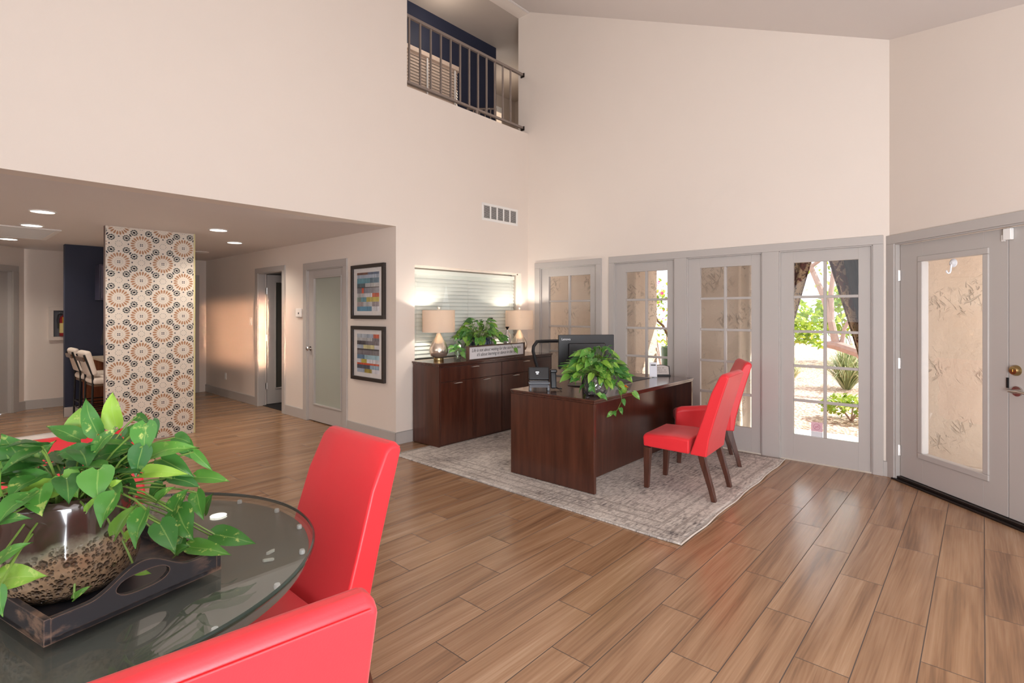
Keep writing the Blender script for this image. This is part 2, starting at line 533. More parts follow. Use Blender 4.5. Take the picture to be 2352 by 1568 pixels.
mb = MB(); mb.box((XD + .06, 7.5, -.01), (5.72, 9.4, .006)); mb.box((XD + .125, 7.12, -.01), (5.72, 7.5, .006))
struct(mb.build('floor_office', CARPET))
# loft behind the balcony opening
mb = MB(); mb.box((2.4, 4.965, 3.55), (8.0, 7.6, 3.9)); struct(mb.build('floor_loft', LOFTW))
mb = MB(); mb.box((2.4, 4.965, 5.66), (8.0, 7.6, 5.9)); struct(mb.build('ceiling_loft', LOFTW))
mb = MB(); mb.box((2.4, 5.785, 3.9), (6.078, 5.9, 5.66)); struct(mb.build('wall_loft_accent', NAVY))
mb = MB(); mb.box((2.3, 4.965, 3.9), (2.4, 7.6, 5.66)); mb.box((6.0, 7.0, 3.9), (8.0, 7.1, 5.66)); mb.box((7.9, 4.96, 3.9), (8.0, 7.0, 5.66)); mb.box((5.83, 4.965, 3.9), (8.0, 5.06, 5.66))
struct(mb.build('wall_loft', LOFTW))
# tile clad column
def tiled_column():
    x0, x1, y, z1 = 1.305, 2.172, 7.08, 2.39
    CR = pmat('cream_tile', (226, 214, 200), .35, var=.02, vscale=20)
    TAN = pmat('tan_glaze', (176, 128, 92), .35, var=.08, vscale=30)
    GR = pmat('grey_glaze', (150, 152, 146), .35, var=.08, vscale=30)
    NV = pmat('navy_glaze', (44, 46, 62), .35, var=.08, vscale=30)
    GRT = pmat('column_side_paint', (120, 104, 98), .6)
    mb = MB(); mb.box((x0, y, 0), (x1, y + .07, z1), 0)
    yy = y - .0008
    def clip(pts):
        for ax, lim, sg in ((0, x0 + .003, 1), (0, x1 - .014, -1), (1, .004, 1), (1, z1 - .004, -1)):
            o = []
            for i in range(len(pts)):
                p, q = pts[i], pts[(i + 1) % len(pts)]
                ip, iq = sg * (p[ax] - lim) >= 0, sg * (q[ax] - lim) >= 0
                if ip: o.append(p)
                if ip != iq:
                    t = (lim - p[ax]) / (q[ax] - p[ax]); o.append((p[0] + t * (q[0] - p[0]), p[1] + t * (q[1] - p[1])))
            pts = o
            if len(pts) < 3: return None
        return pts
    def blob(cx, cz, ang, r0, r1, w, m, n=10, pear=0.0):
        ca, sa = math.cos(ang), math.sin(ang); c = (r0 + r1) / 2; h = (r1 - r0) / 2; pts = []
        for k in range(n):
            t = 2 * PI * k / n; u = c + h * math.cos(t); v = w * math.sin(t) * (1 + pear * math.cos(t))
            pts.append((cx + u * ca - v * sa, cz + u * sa + v * ca))
        pts = clip(pts)
        if pts: mb.add([(p[0], yy, p[1]) for p in pts], [tuple(range(len(pts) - 1, -1, -1))], m)
    for i in range(-1, 6):
        for j in range(-1, 14):
            cx, cz = 1.423 + .2090 * i, .0045 + .2 * j
            if (i + j) % 2 == 0:
                for k in range(20): blob(cx, cz, 2 * PI * (k + .5) / 20, .058, .103, .0088, 1, pear=.45)
                for k in range(16): blob(cx, cz, 2 * PI * k / 16, .034, .041, .0022, 2, 6)
                for sx in (-1, 1):
                    for sz in (-1, 1): blob(cx + sx * .0085, cz + sz * .0085, 0, -.0065, .0065, .0062, 3, 8)
                for dx, dz, an in ((.122, 0, 0), (-.122, 0, 0), (0, .118, PI / 2), (0, -.118, PI / 2)):
                    blob(cx + dx, cz + dz, an, -.0065, .0065, .009, 3, 8)
                    blob(cx + dx, cz + dz, an, -.002, .002, .002, 0, 6)
                for sx, sz in ((.066, .132), (.137, .066)):
                    for s1 in (-1, 1):
                        for s2 in (-1, 1):
                            ex, ez = cx + s1 * sx, cz + s2 * sz
                            for k in range(9): blob(ex, ez, 2 * PI * k / 9, .019, .035, .0078, 2, 8)
                            blob(ex, ez, 0, -.0105, .0105, .0100, 3, 8)
                for s1 in (-1, 1):
                    for s2 in (-1, 1): blob(cx + s1 * .107, cz + s2 * .105, s1 * s2 * PI / 4, -.013, .013, .006, 3, 8)
            else:
                for k in range(10): blob(cx, cz, 2 * PI * k / 10, .026, .036, .004, 2, 6)
    # left side is painted, thin edge trims
    mb.box((x0 - .004, y + .002, 0), (x0, y + .07, z1), 4)
    mb.box((x1 - .012, y - .004, 0), (x1 + .003, y, z1), 5)
    EDGE = pmat('edge_trim', (216, 204, 150), .4)
    o = mb.build('wall_column', [CR, TAN, GR, NV, GRT, EDGE], recalc=False)
    struct(o, 'square hall column clad in cream tiles with tan sunburst flowers'); o['category'] = 'column'
tiled_column()
# navy end wall of the bar alcove
mb = MB(); mb.box((1.29, 9.44, 0), (2.9, 9.56, 2.39)); struct(mb.build('wall_bar_navy', NAVY))

# ---------------------------------------------------------------- trim and baseboards
def base(name, loc, rz, L, h=.13, t=.014):
    mb = MB(); mb.box((0, -t, 0), (L, .002, h)); mb.box((0, -t * .7, h), (L, .002, h + .006))
    return struct(mb.build(name, TRIM, loc=(*loc, 0), rz=rz, bevel=.003))
base('baseboard_north', (XD - .014, YA), 0, XB - XD)
base('baseboard_hall_east', (XD, 10.60), RZB, 10.60 - 8.42)
base('baseboard_hall_east_middle', (XD, 7.415), RZB, 7.415 - 6.865)
base('baseboard_hall_east_near', (XD, 5.765), RZB, 5.765 - YA + .014)
base('baseboard_hall_north', (.978, 10.6), 0, 3.32 - .09 - .88 - .978 - .09)
base('baseboard_hall_northwest', (.978 - .105 * Q, 10.56 - .105 * Q), PI / 4, .115)
base('baseboard_bar', (1.28, 9.44), 0, .6)
base('baseboard_east', (XB, .662), RZB, .047)
def casing(name, loc, rz, leaves, x0, x1, top, head, t=.02, depth=.03):
    """flat trim boards around one or several openings; leaves: list of (xa, xb)"""
    mb = MB(); e = x0
    for a, b in leaves:
        mb.box((e, -t, 0), (a, .001, head)); e = b
    mb.box((e, -t, 0), (x1, .001, head)); mb.box((x0, -t, head), (x1, .001, top))
    for a, b in leaves:     # stop beads inside the reveals
        mb.box((a - .001, -.008, 0), (a + .012, depth, head)); mb.box((b - .012, -.008, 0), (b + .001, depth, head)); mb.box((a, -.008, head - .012), (b, depth, head + .001))
    return struct(mb.build(name, TRIM, loc=(*loc, 0), rz=rz, bevel=.003))
def by(v): return yb - v
casing('trim_1', (XB, yb), RZB, [(by(4.557), by(3.645))], by(4.645), by(3.566), 2.128, H0)
casing('trim_2', (XB, yb), RZB, [(by(3.385), by(2.603)), (by(2.462), by(1.668)), (by(1.511), by(.735))], by(3.458), by(.658), 2.133, H0)
casing('trim_3', (XB, .615), RZC, [(.07, 1.93)], -.015, 2.02, 2.122, 2.045)
casing('trim_4', (XD, 10.62), RZB, [(10.62 - 8.33, 10.62 - 7.50)], 10.62 - 8.42, 10.62 - 7.415, 2.122, 2.05, depth=.10)
casing('trim_5', (XD, 10.62), RZB, [(10.62 - 6.775, 10.62 - 5.85)], 10.62 - 6.865, 10.62 - 5.765, 2.105, 2.015)
casing('trim_6', NW0, PI / 4, [(6.3 - 1.20, 6.3 - .20)], 6.3 - 1.29, 6.3 - .105, 2.118, 2.04, depth=.06)
casing('trim_7', (0, 10.6), 0, [(2.35, 3.235)], 2.265, 3.32, 2.118, 2.04)
mb = MB(); mb.box((3.584, YA + .001, 5.657), (XB, YA + .03, 5.677)); mb.box((-3.5, YA - .03, 5.655), (XB, YA + .0, 5.69))
struct(mb.build('trim_8', CEIL, bevel=.004))

# ---------------------------------------------------------------- doors
def door(name, loc, rz, x0, x1, z0, z1, g, cols=1, rows=1, y=.032, th=.042, glass=None, mold=.0, label=None, mw=.026):
    d = thing(name, label, None, (*loc, 0), rz, kind='structure')
    gx0, gx1, gz0, gz1 = g
    mb = MB()
    for a, b in (((x0, y, z0), (gx0, y + th, z1)), ((gx1, y, z0), (x1, y + th, z1)), ((gx0, y, z0), (gx1, y + th, gz0)), ((gx0, y, gz1), (gx1, y + th, z1))):
        mb.box(a, b)
    mb.build('leaf', TRIM, d, bevel=.0015)
    if mold:
        mb = MB()
        for yy0, yy1 in ((y - .010, y + .004), (y + th - .004, y + th + .01)):
            mb.box((gx0 - mold, yy0, gz0 - mold), (gx1 + mold, yy1, gz0)); mb.box((gx0 - mold, yy0, gz1), (gx1 + mold, yy1, gz1 + mold))
            mb.box((gx0 - mold, yy0, gz0), (gx0, yy1, gz1)); mb.box((gx1, yy0, gz0), (gx1 + mold, yy1, gz1))
        mb.build('glazing_bead', TRIM, d, bevel=.005)
    if cols > 1:
        mb = MB(); w_ = (gx1 - gx0) / cols; h_ = (gz1 - gz0) / rows
        for i in range(1, cols): mb.box((gx0 + i * w_ - mw / 2, y + .004, gz0), (gx0 + i * w_ + mw / 2, y + th - .004, gz1))
        for j in range(1, rows): mb.box((gx0, y + .006, gz0 + j * h_ - mw / 2), (gx1, y + th - .006, gz0 + j * h_ + mw / 2))
        mb.build('muntin_grid', TRIM, d, bevel=.004)
    mb = MB(); mb.box((gx0 - .004, y + th / 2 - .003, gz0 - .004), (gx1 + .004, y + th / 2 + .003, gz1 + .004))
    mb.build('pane', glass or GLASS, d)
    return d
GB = dict(d1=(4.425, 3.752), d2=(3.243, 2.703), d3=(2.322, 1.783), d4=(1.389, .849))
for i, k in enumerate(('d1', 'd2', 'd3', 'd4')):
    p, q = DO[k]; g0, g1 = GB[k]
    door('door_%d' % (i + 1), (XB, yb), RZB, by(p) + .005, by(q) - .005, .008, H0 - .006, (by(g0), by(g1), .252, 1.935), 2, 5, y=.02,
         label='grey French door with ten panes, ' + ('beside the window blind and partly behind the cabinet', 'behind the monitor', 'behind the red chairs', 'with the curtained garden view')[i])
def hinge(par, x, z, y=.02):
    mb = MB(); mb.cyl((x, y - .008, z - .045), (x, y - .008, z + .045), .007, 10); mb.box((x - .012, y - .006, z - .045), (x + .018, y + .001, z + .045))
    mb.build('hinge', STEEL, par, smooth=True)
def lever(par, x, z, y, sgn=1, mat_=None):
    m = mat_ or CHROME
    mb = MB(); mb.cyl((x, y, z), (x, y - .012, z), .034, 24); mb.cyl((x, y - .01, z), (x, y - .05, z), .012, 12)
    mb.tube([(x - sgn * .015, y - .052, z), (x, y - .055, z + .002), (x + sgn * .05, y - .056, z + .004), (x + sgn * .115, y - .05, z - .004)], [.012, .015, .012, .010], 10, flat=.8)
    return mb.build('door_handle', m, par, smooth=True)
def knob(par, x, z, y, m=None):
    mb = MB(); mb.cyl((x, y, z), (x, y - .01, z), .03, 24); mb.cyl((x, y - .01, z), (x, y - .035, z), .012, 12)
    mb.tube([(x, y - .03, z), (x, y - .04, z), (x, y - .052, z), (x, y - .062, z), (x, y - .066, z)], [.014, .026, .028, .02, .004], 18)
    mb.build('door_handle', m or CHROME, par, smooth=True)
T0 = .082
d5 = door('door_5', (XB, .615), RZC, T0 + .048 - .05, T0 + .937, .038, 2.032, (T0 + .233, T0 + .758, .285, 1.868), mold=.045, label='left leaf of the grey double door with full glass and a clear hook')
for z in (.257, 1.008, 1.767): hinge(d5, T0 - .003, z, .028)
d6 = door('door_6', (XB, .615), RZC, T0 + .943, T0 + 1.84, .038, 2.032, (T0 + 1.125, T0 + 1.65, .285, 1.868), mold=.045, label='right leaf of the grey double door with lever and deadbolt')
lever(d6, T0 + 1.005, .915, .032, 1)
mb = MB(); x, z, y = T0 + .995, 1.055, .032
mb.tube([(x, y, z), (x, y - .012, z), (x, y - .03, z), (x, y - .032, z)], [.036, .036, .026, .015], 24); mb.box((x - .004, y - .036, z - .009), (x + .004, y - .03, z + .009))
mb.build('deadbolt', BRASS, d6, smooth=True)
mb = MB(); mb.box((T0 + .935, .02, .93), (T0 + .945, .031, 1.0)); mb.build('strike_plate', BLACKM, d6)
mb = MB(); mb.box((T0 - .03, -.03, 0), (T0 + 1.87, .14, .014)); mb.box((T0 - .01, .0, .014), (T0 + 1.85, .12, .034))
struct(mb.build('trim_9', DARKM, loc=(XB, .615, 0), rz=RZC, bevel=.004))
t = thing('suction_hook', 'clear plastic suction hook stuck high on the left glass of the double door', 'hook', (0, 0, 0))
M5 = Matrix.Translation((XB, .615, 0)) @ Matrix.Rotation(RZC, 4, 'Z')
CLR = glassmat('clear_plastic', (.93, .95, .97), 1.6)
WHP = pmat('milky_plastic', (225, 225, 228), .2, var=.02)
def at5(o): o.matrix_world = M5; o.parent = t
mb = MB(); hx = T0 + .497; mb.tube([(hx, .0495, 1.83), (hx, .046, 1.83), (hx, .036, 1.83), (hx, .03, 1.83)], [.034, .033, .018, .012], 24)
o = mb.build('suction_cup', WHP, t, smooth=True); o.matrix_local = M5
mb = MB(); mb.tube([(hx, .034, 1.82), (hx, .028, 1.79), (hx, .026, 1.77), (hx, .02, 1.755), (hx - .0, .008, 1.75), (hx, -.004, 1.757), (hx, -.008, 1.772)], .006, 8)
o = mb.build('hook', WHP, t, smooth=True); o.matrix_local = M5
t = thing('door_sensor', 'small white alarm contact at the top where the double doors meet', 'sensor', (0, 0, 0)); t.matrix_world = M5
mb = MB(); mb.box((T0 + .925, .004, 1.945), (T0 + .98, .031, 2.025)); mb.build('sensor_body', WHITE, t, bevel=.005)
mb = MB(); mb.box((T0 + .90, .018, 1.94), (T0 + .924, .031, 1.985)); mb.build('magnet', WHITE, t, bevel=.003)
# closet door with frosted glass
d7 = door('door_7', (XD, 10.62), RZB, 10.62 - 6.765, 10.62 - 5.86, .012, 2.005, (10.62 - 6.61, 10.62 - 5.945, .24, 1.895), y=.012, glass=FROST, mold=.02, label='closed hall door with tall frosted glass pane')
knob(d7, 10.62 - 6.70, .965, .012)
for z in (.3, 1.05, 1.78): hinge(d7, 10.62 - 5.853, z, .01)
# ajar office door: swung in at a right angle, hinged on the far jamb
FROSTD = pmat('reeded_glass_shaded', (84, 82, 76), .2, var=.05)  # darkness of the room behind the pane is put into the glass colour
d8 = door('door_8', (XD + .13, 8.33), 0, 0, .80, .014, 2.035, (.14, .66, .26, 1.92), y=0, th=.038, glass=FROSTD, mold=.02, label='grey office door standing open at a right angle into a dark room')
lever(d8, .72, .98, 0, -1)
mb = MB(); mb.cyl((.72, .038, .98), (.72, .08, .98), .012, 10); mb.tube([(.72, .08, .98), (.60, .082, .98)], .01, 8); mb.build('door_handle', CHROME, d8, smooth=True)
for z in (.3, 1.05, 1.78):
    mb = MB(); mb.box((-.035, -.004, z - .05), (.0, .003, z + .05)); mb.box((0.0, -.004, z - .05), (.003, .034, z + .05)); mb.cyl((-.004, -.006, z - .05), (-.004, -.006, z + .05), .006, 8)
    mb.build('hinge', STEEL, d8)
d9 = thing('door_9', 'plain grey door at the far left of the hall', None, (*NW0, 0), PI / 4, kind='structure')
mb = MB(); mb.box((6.3 - 1.195, .05, .01), (6.3 - .205, .09, 2.03)); mb.build('leaf', TRIM, d9, bevel=.003)
knob(d9, 6.3 - 1.1, .96, .05)
d10 = thing('door_10', 'grey door at the end of the hall behind the tiled column', None, (0, 10.6, 0), 0, kind='structure')
mb = MB(); mb.box((2.355, -.012, .01), (3.23, -.0, 2.03)); mb.build('leaf', TRIM, d10, bevel=.003)
knob(d10, 2.45, .96, -.012)
# window_1 with the blind
WX0, WX1 = 3.69, 5.53
win = thing('window_1', 'wide interior window in the north wall with glass over a blind', None, (0, 0, 0), kind='structure')
mb = MB()
mb.box((WX0, YA + .065, .88), (WX0 + .012, YA + .095, 1.985)); mb.box((WX1 - .02, YA + .065, .88), (WX1, YA + .095, 1.985))
mb.box((WX0, YA + .065, 1.965), (WX1, YA + .095, 1.985)); mb.box((WX0, YA + .065, .88), (WX1, YA + .095, .895))
mb.build('window_frame', WALL, win, bevel=.002)
PANE = glassmat('greenish_pane', (.982, .992, .985), 1.35)
mb = MB(); mb.box((WX0 + .01, YA + .072, .895), (WX1 - .018, YA + .078, 1.966)); mb.build('pane', PANE, win)
mb = MB(); mb.box((WX0 - .1, YA + .24, .75), (WX1 + .1, YA + .26, 2.1)); mb.box((WX0 - .1, YA + .18, .75), (WX0 - .08, YA + .24, 2.1)); mb.box((WX1 + .08, YA + .18, .75), (WX1 + .1, YA + .24, 2.1))
mb.build('reveal_back', LOFTW, win)
SLAT = pmat('white_faux_wood_slat', (236, 236, 230), .45, var=.02)
bl = thing('window_blind', 'closed white slatted blind behind the glass above the lamps', 'blind', (0, 0, 0))
mb = MB(); mb.box((WX0 + .02, YA + .10, 1.90), (WX1 - .03, YA + .15, 1.95)); mb.build('head_rail', SLAT, bl, bevel=.004)
mb = MB(); nsl = 21
rot = Matrix.Rotation(math.radians(67), 3, 'X')
for k in range(nsl): mb.obox(((WX0 + WX1) / 2, YA + .125, 1.876 - k * .0468), (WX1 - WX0 - .05, .05, .003), rot)
mb.build('slats', SLAT, bl)
for x in (WX0 + .1, (WX0 + WX1) / 2, WX1 - .12):
    mb = MB(); mb.box((x - .001, YA + .098, .91), (x + .001, YA + .1, 1.9)); mb.build('ladder_cord', WHITE, bl)

# ---------------------------------------------------------------- vents, switches, lights
def grille(name, label, loc, rz, W_, H_, cols, rows, tilt=None, mat_=None):
    t = thing(name, label, 'vent', loc, rz)
    m = mat_ or WHITE
    b = .032; mb = MB()
    mb.box((0, -.012, 0), (W_, .0, b)); mb.box((0, -.012, H_ - b), (W_, 0, H_)); mb.box((0, -.012, b), (b, 0, H_ - b)); mb.box((W_ - b, -.012, b), (W_, 0, H_ - b))
    cw = (W_ - 2 * b) / cols
    for i in range(1, cols): mb.box((b + i * cw - .012, -.010, b), (b + i * cw + .012, 0, H_ - b))
    mb.build('vent_frame', m, t, bevel=.003)
    mb = MB(); R = Matrix.Rotation(math.radians(35), 3, 'X')
    for j in range(rows):
        z = b + (j + .5) * (H_ - 2 * b) / rows
        mb.obox((W_ / 2, -.004, z), (W_ - 2 * b, .009, .0015), R)
    mb.build('louvers', m, t)
    mb = MB(); mb.box((b * .8, -.0012, b * .8), (W_ - b * .8, 0.0005, H_ - b * .8)); mb.build('vent_backing', BLACK, t)
    return t
grille('wall_vent', 'white louvred air vent high on the wall above the blind', (4.755, YA, 2.633), 0, .69, .225, 5, 15)
# hall ceiling grille
t = thing('ceiling_grille', 'large perforated return air grille in the hall ceiling', 'vent', (0, 0, 2.39))
x0, x1, y0, y1 = -.1, 1.045, 7.845, 9.0
mb = MB(); f = .05
mb.box((x0, y0, -.015), (x1, y0 + f, 0)); mb.box((x0, y1 - f, -.015), (x1, y1, 0)); mb.box((x0, y0 + f, -.015), (x0 + f, y1 - f, 0)); mb.box((x1 - f, y0 + f, -.015), (x1, y1 - f, 0))
mb.build('vent_frame', WHITE, t, bevel=.004)
mb = MB(); n = 46
for k in range(n):
    y = y0 + f + (k + .5) * (y1 - y0 - 2 * f) / n; mb.box((x0 + f, y - .006, -.010), (x1 - f, y + .006, -.004))
mb.build('perforated_sheet', WHITE, t)
mb = MB(); mb.box((x0 + f * .9, y0 + f * .9, -.003), (x1 - f * .9, y1 - f * .9, 0)); mb.build('vent_backing', GREYP, t)
GLOW = new_mat('lit_diffuser')
GLOW[2].inputs['Emission Color'].default_value = (1, .95, .86, 1); GLOW[2].inputs['Emission Strength'].default_value = 7.0
GLOW = GLOW[0]
lampspots = [(.733, 6.527, 'recessed ceiling light nearest the tall wall, left of the tiled column'), (.77, 7.642, 'recessed ceiling light in front of the ceiling grille, near its left end'),
             (.713, 9.293, 'recessed ceiling light beyond the ceiling grille, farthest left'), (2.235, 6.50, 'recessed ceiling light just right of the tiled column, nearer one'),
             (2.786, 7.513, 'recessed ceiling light near the hall side wall, farther one right of the column')]
for x, y, lab in lampspots:
    t = thing('ceiling_light', lab, 'light', (x, y, 2.39), 0, 'recessed lights in the hall ceiling')
    mb = MB(); mb.lathe([(.085, 0.0), (.102, 0.0), (.102, -.006), (.088, -.010), (.085, -.004)], 28, close=False); mb.build('light_trim', WHITE, t, smooth=True)
    mb = MB(); mb.lathe([(.0861, -.001), (.0861, -.006), (.001, -.007)], 28); mb.build('diffuser', GLOW, t, smooth=True)
    l = light('downlight', 'SPOT', (x, y, 2.375), (0, 0, -1), HALLW, (1, .9, .78), .07, spot=math.radians(140), blend=.8)
t = thing('ceiling_speaker', 'flat round unlit disc on the hall ceiling right of the column, far back', 'vent', (2.865, 9.07, 2.39))
mb = MB(); mb.lathe([(.11, 0), (.115, -.008), (.1, -.014), (.05, -.016), (.001, -.016)], 28); mb.build('speaker_grille', WHITE, t, smooth=True)

def plate(name, label, cat, y0, y1, z0, z1, kind):
    t = thing(name, label, cat, (XD, (y0 + y1) / 2, (z0 + z1) / 2), RZB)
    w_, h_ = (y1 - y0) / 2, (z1 - z0) / 2
    mb = MB(); mb.box((-w_, -.008, -h_), (w_, .0, h_)); mb.build('cover_plate', WHITE, t, bevel=.003)
    mb = MB()
    if kind == 'switch':
        mb.box((-.016, -.013, -.032), (.016, -.007, .032)); mb.build('rocker', WHITE, t, bevel=.003)
    else:
        mb.box((-.017, -.011, .006), (.017, -.007, .04)); mb.box((-.017, -.011, -.04), (.017, -.007, -.006)); mb.build('socket', WHITE, t, bevel=.003)
plate('light_switch', 'white light switch beside the open office door', 'switch', 8.57, 8.65, 1.245, 1.365, 'switch')
plate('wall_outlet', 'white outlet low on the hall side wall', 'outlet', 9.62, 9.69, .30, .415, 'outlet')
t = thing('thermostat', 'small white wall alarm panel between the two hall doors', 'thermostat', (XD, 6.985, 1.44), RZB)
mb = MB(); mb.box((-.075, -.032, -.062), (.075, 0, .062)); mb.build('housing', WHITE, t, bevel=.02, seg=3)
mb = MB(); mb.disc((.02, -.0325, -.005), .014, (0, -1, 0)); mb.build('lens', BLACK, t)
# pictures
PAINT = attr_mat('abstract_paint', .45)
MATB = pmat('white_mat_board', (232, 228, 226), .6, var=.01)
FRAMEM = pmat('dark_brown_frame', (52, 45, 42), .35, var=.06)
def picture(label, zc, rows, seed):
    t = thing('framed_picture', label, 'picture', (XD, 5.303, zc), RZB, 'abstract prints on the hall wall')
    W_, H_, f, d = .34, .316, .042, .035
    mb = MB()
    mb.box((-W_, -d, -H_), (W_, 0, -H_ + f)); mb.box((-W_, -d, H_ - f), (W_, 0, H_)); mb.box((-W_, -d, -H_ + f), (-W_ + f, 0, H_ - f)); mb.box((W_ - f, -d, -H_ + f), (W_, 0, H_ - f))
    mb.build('frame', FRAMEM, t, bevel=.002)
    mb = MB(); mb.box((-W_ + f * .8, -.014, -H_ + f * .8), (W_ - f * .8, -.01, H_ - f * .8)); mb.build('mat_board', MATB, t)
    r = random.Random(seed); mb = MB(); a, b = .225, .225
    z = b
    for h, cells in rows:
        hh = h * 2 * b; x = -a
        for wd, col in cells:
            ww = wd * 2 * a
            c = srgb(*col)[:3]
            nx = max(1, int(ww / .025))
            for i in range(nx):
                k = r.uniform(.8, 1.2); j = r.uniform(-.002, .002)
                mb.box((x + ww * i / nx, -.0165, z - hh + .0005), (x + ww * (i + 1) / nx, -.0135, z), 0, tuple(min(1, q * k) for q in c))
            x += ww
        z -= hh
    mb.build('print', PAINT, t)
    mb = MB(); mb.box((-W_ + f, -.024, -H_ + f), (W_ - f, -.022, H_ - f)); mb.build('picture_glass', GLASS, t)
DT, LB, TL, GY, LG, OR, YL, WT, DK = (88, 96, 110), (165, 178, 196), (104, 156, 170), (132, 130, 136), (186, 188, 190), (206, 90, 62), (196, 182, 84), (214, 214, 220), (70, 66, 72)
picture('upper framed abstract print with grey and teal stripes and one yellow block', 1.687, [
    (.06, [(.5, (120, 84, 70)), (.5, (104, 116, 140))]), (.09, [(1, LB)]), (.13, [(.6, TL), (.4, (90, 120, 140))]), (.10, [(.38, (88, 108, 118)), (.62, LG)]), (.02, [(1, DK)]),
    (.14, [(.22, GY), (.1, OR), (.68, (140, 142, 152))]), (.10, [(.35, LG), (.35, WT), (.3, OR)]), (.12, [(.2, (130, 150, 140)), (.24, TL), (.56, YL)]), (.12, [(.3, (176, 160, 160)), (.4, LG), (.3, (150, 140, 150))]), (.12, [(.68, (92, 150, 180)), (.32, WT)])], 3)
picture('lower framed abstract print with an orange red line across it', .972, [
    (.10, [(.45, (176, 186, 196)), (.3, LB), (.25, OR)]), (.08, [(.7, LG), (.3, (110, 108, 118))]), (.10, [(.4, DK), (.6, (120, 116, 124))]), (.10, [(.3, LB), (.5, (206, 200, 150)), (.2, WT)]), (.04, [(1, DK)]),
    (.12, [(1, (124, 120, 126))]), (.11, [(.35, (108, 140, 170)), (.65, (160, 196, 208))]), (.10, [(.2, WT), (.25, YL), (.55, WT)]), (.05, [(1, OR)]), (.10, [(.6, DT), (.4, (150, 180, 200))]), (.10, [(.35, LB), (.33, (178, 160, 80)), (.32, WT)])], 5)
# fire extinguisher box
t = thing('extinguisher_cabinet', 'white recessed cabinet frame for the fire extinguisher on the hall end wall', 'cabinet', (1.255, 10.6, 1.02))
mb = MB(); Wc, Hc, f = .42, .51, .055
mb.box((0, -.05, 0), (Wc, 0, f)); mb.box((0, -.05, Hc - f), (Wc, 0, Hc)); mb.box((0, -.05, f), (f, 0, Hc - f)); mb.box((Wc - f, -.05, f), (Wc, 0, Hc - f))
mb.build('frame', WALL, t, bevel=.004)
mb = MB(); mb.box((f * .9, -.008, f * .9), (Wc - f * .9, 0, Hc - f * .9)); mb.build('back_panel', GREYP, t)
RED_P = pmat('extinguisher_red', (150, 20, 24), .3, var=.05)
t = thing('fire_extinguisher', 'red fire extinguisher with yellow tag in the wall cabinet', 'extinguisher', (1.435, 10.555, 1.083))
mb = MB(); mb.lathe([(.001, 0), (.055, 0), (.058, .01), (.058, .26), (.045, .3), (.018, .315), (.018, .33), (.001, .33)], 20); mb.build('tank', RED_P, t, smooth=True)
mb = MB(); mb.lathe([(.0005, .31), (.0595, .18 - .13), (.0595, .2)][1:], 20, close=False); mb.build('paper_label', pmat('cream_label', (228, 210, 140), .5), t, smooth=True)
mb = MB(); mb.box((-.06, -.008, .33), (.05, .008, .345)); mb.box((-.06, -.008, .355), (.04, .008, .368)); mb.box((-.012, -.012, .32), (.012, .012, .36)); mb.build('valve_handle', CHROME, t, bevel=.002)
mb = MB(); mb.tube([(-.02, 0, .34), (-.07, -.01, .33), (-.085, -.015, .25), (-.075, -.015, .12)], .009, 8); mb.build('hose', BLACK, t, smooth=True)
mb = MB(); mb.box((-.03, -.066, .2), (.05, -.063, .29)); mb.build('inspection_tag', pmat('yellow_tag', (235, 185, 20), .5), t)
# ---------------------------------------------------------------- bar alcove
OAK = wood('orange_oak', (120, 66, 38), (168, 100, 62), (30, 30, 3), .4, .1)
STONE = pmat('pale_stone_top', (206, 188, 166), .3, var=.15, vscale=30)
t = thing('bar_counter', 'orange wood bar counter with pale stone top behind the tiled column', 'counter', (0, 0, 0))
mb = MB(); mb.box((1.86, 7.56, 0), (2.1, 9.36, .79)); mb.box((1.47, 9.265, .0), (1.858, 9.36, .788)); mb.build('counter_base', OAK, t, bevel=.004)
mb = MB(); mb.box((1.565, 7.52, .79), (2.16, 9.38, .83)); mb.build('countertop', STONE, t, bevel=.006)
t = thing('counter_monitor', 'black screen standing on the bar counter beside the column', 'monitor', (1.72, 8.75, .831), math.radians(25))
mb = MB(); mb.obox((.02, 0, .33), (.03, .5, .32), Matrix.Rotation(math.radians(10), 3, 'Y')); mb.build('screen', BLACK, t, bevel=.005)
mb = MB(); mb.box((.03, -.04, 0), (.06, .04, .3)); mb.box((-.06, -.12, 0), (.1, .12, .012)); mb.build('stand', BLACK, t, bevel=.004)
t = thing('wall_cabinet', 'navy wall cabinet mounted high on the navy wall by the column', 'cabinet', (1.62, 9.44, 1.62))
mb = MB(); mb.box((0, -.28, 0), (.5, 0, .5)); mb.build('carcass', pmat('slate_cabinet', (70, 68, 88), .35), t, bevel=.004)
mb = MB(); mb.box((.02, -.30, .02), (.48, -.281, .48)); mb.build('door', pmat('slate_door', (92, 86, 104), .3), t, bevel=.004)
CREAMF = pmat('cream_boucle', (226, 212, 200), .8, var=.05, vscale=60, bmp=.2, bscale=200)
WALN = wood('walnut', (84, 58, 40), (112, 80, 58), (30, 4, 30), .35, .2)
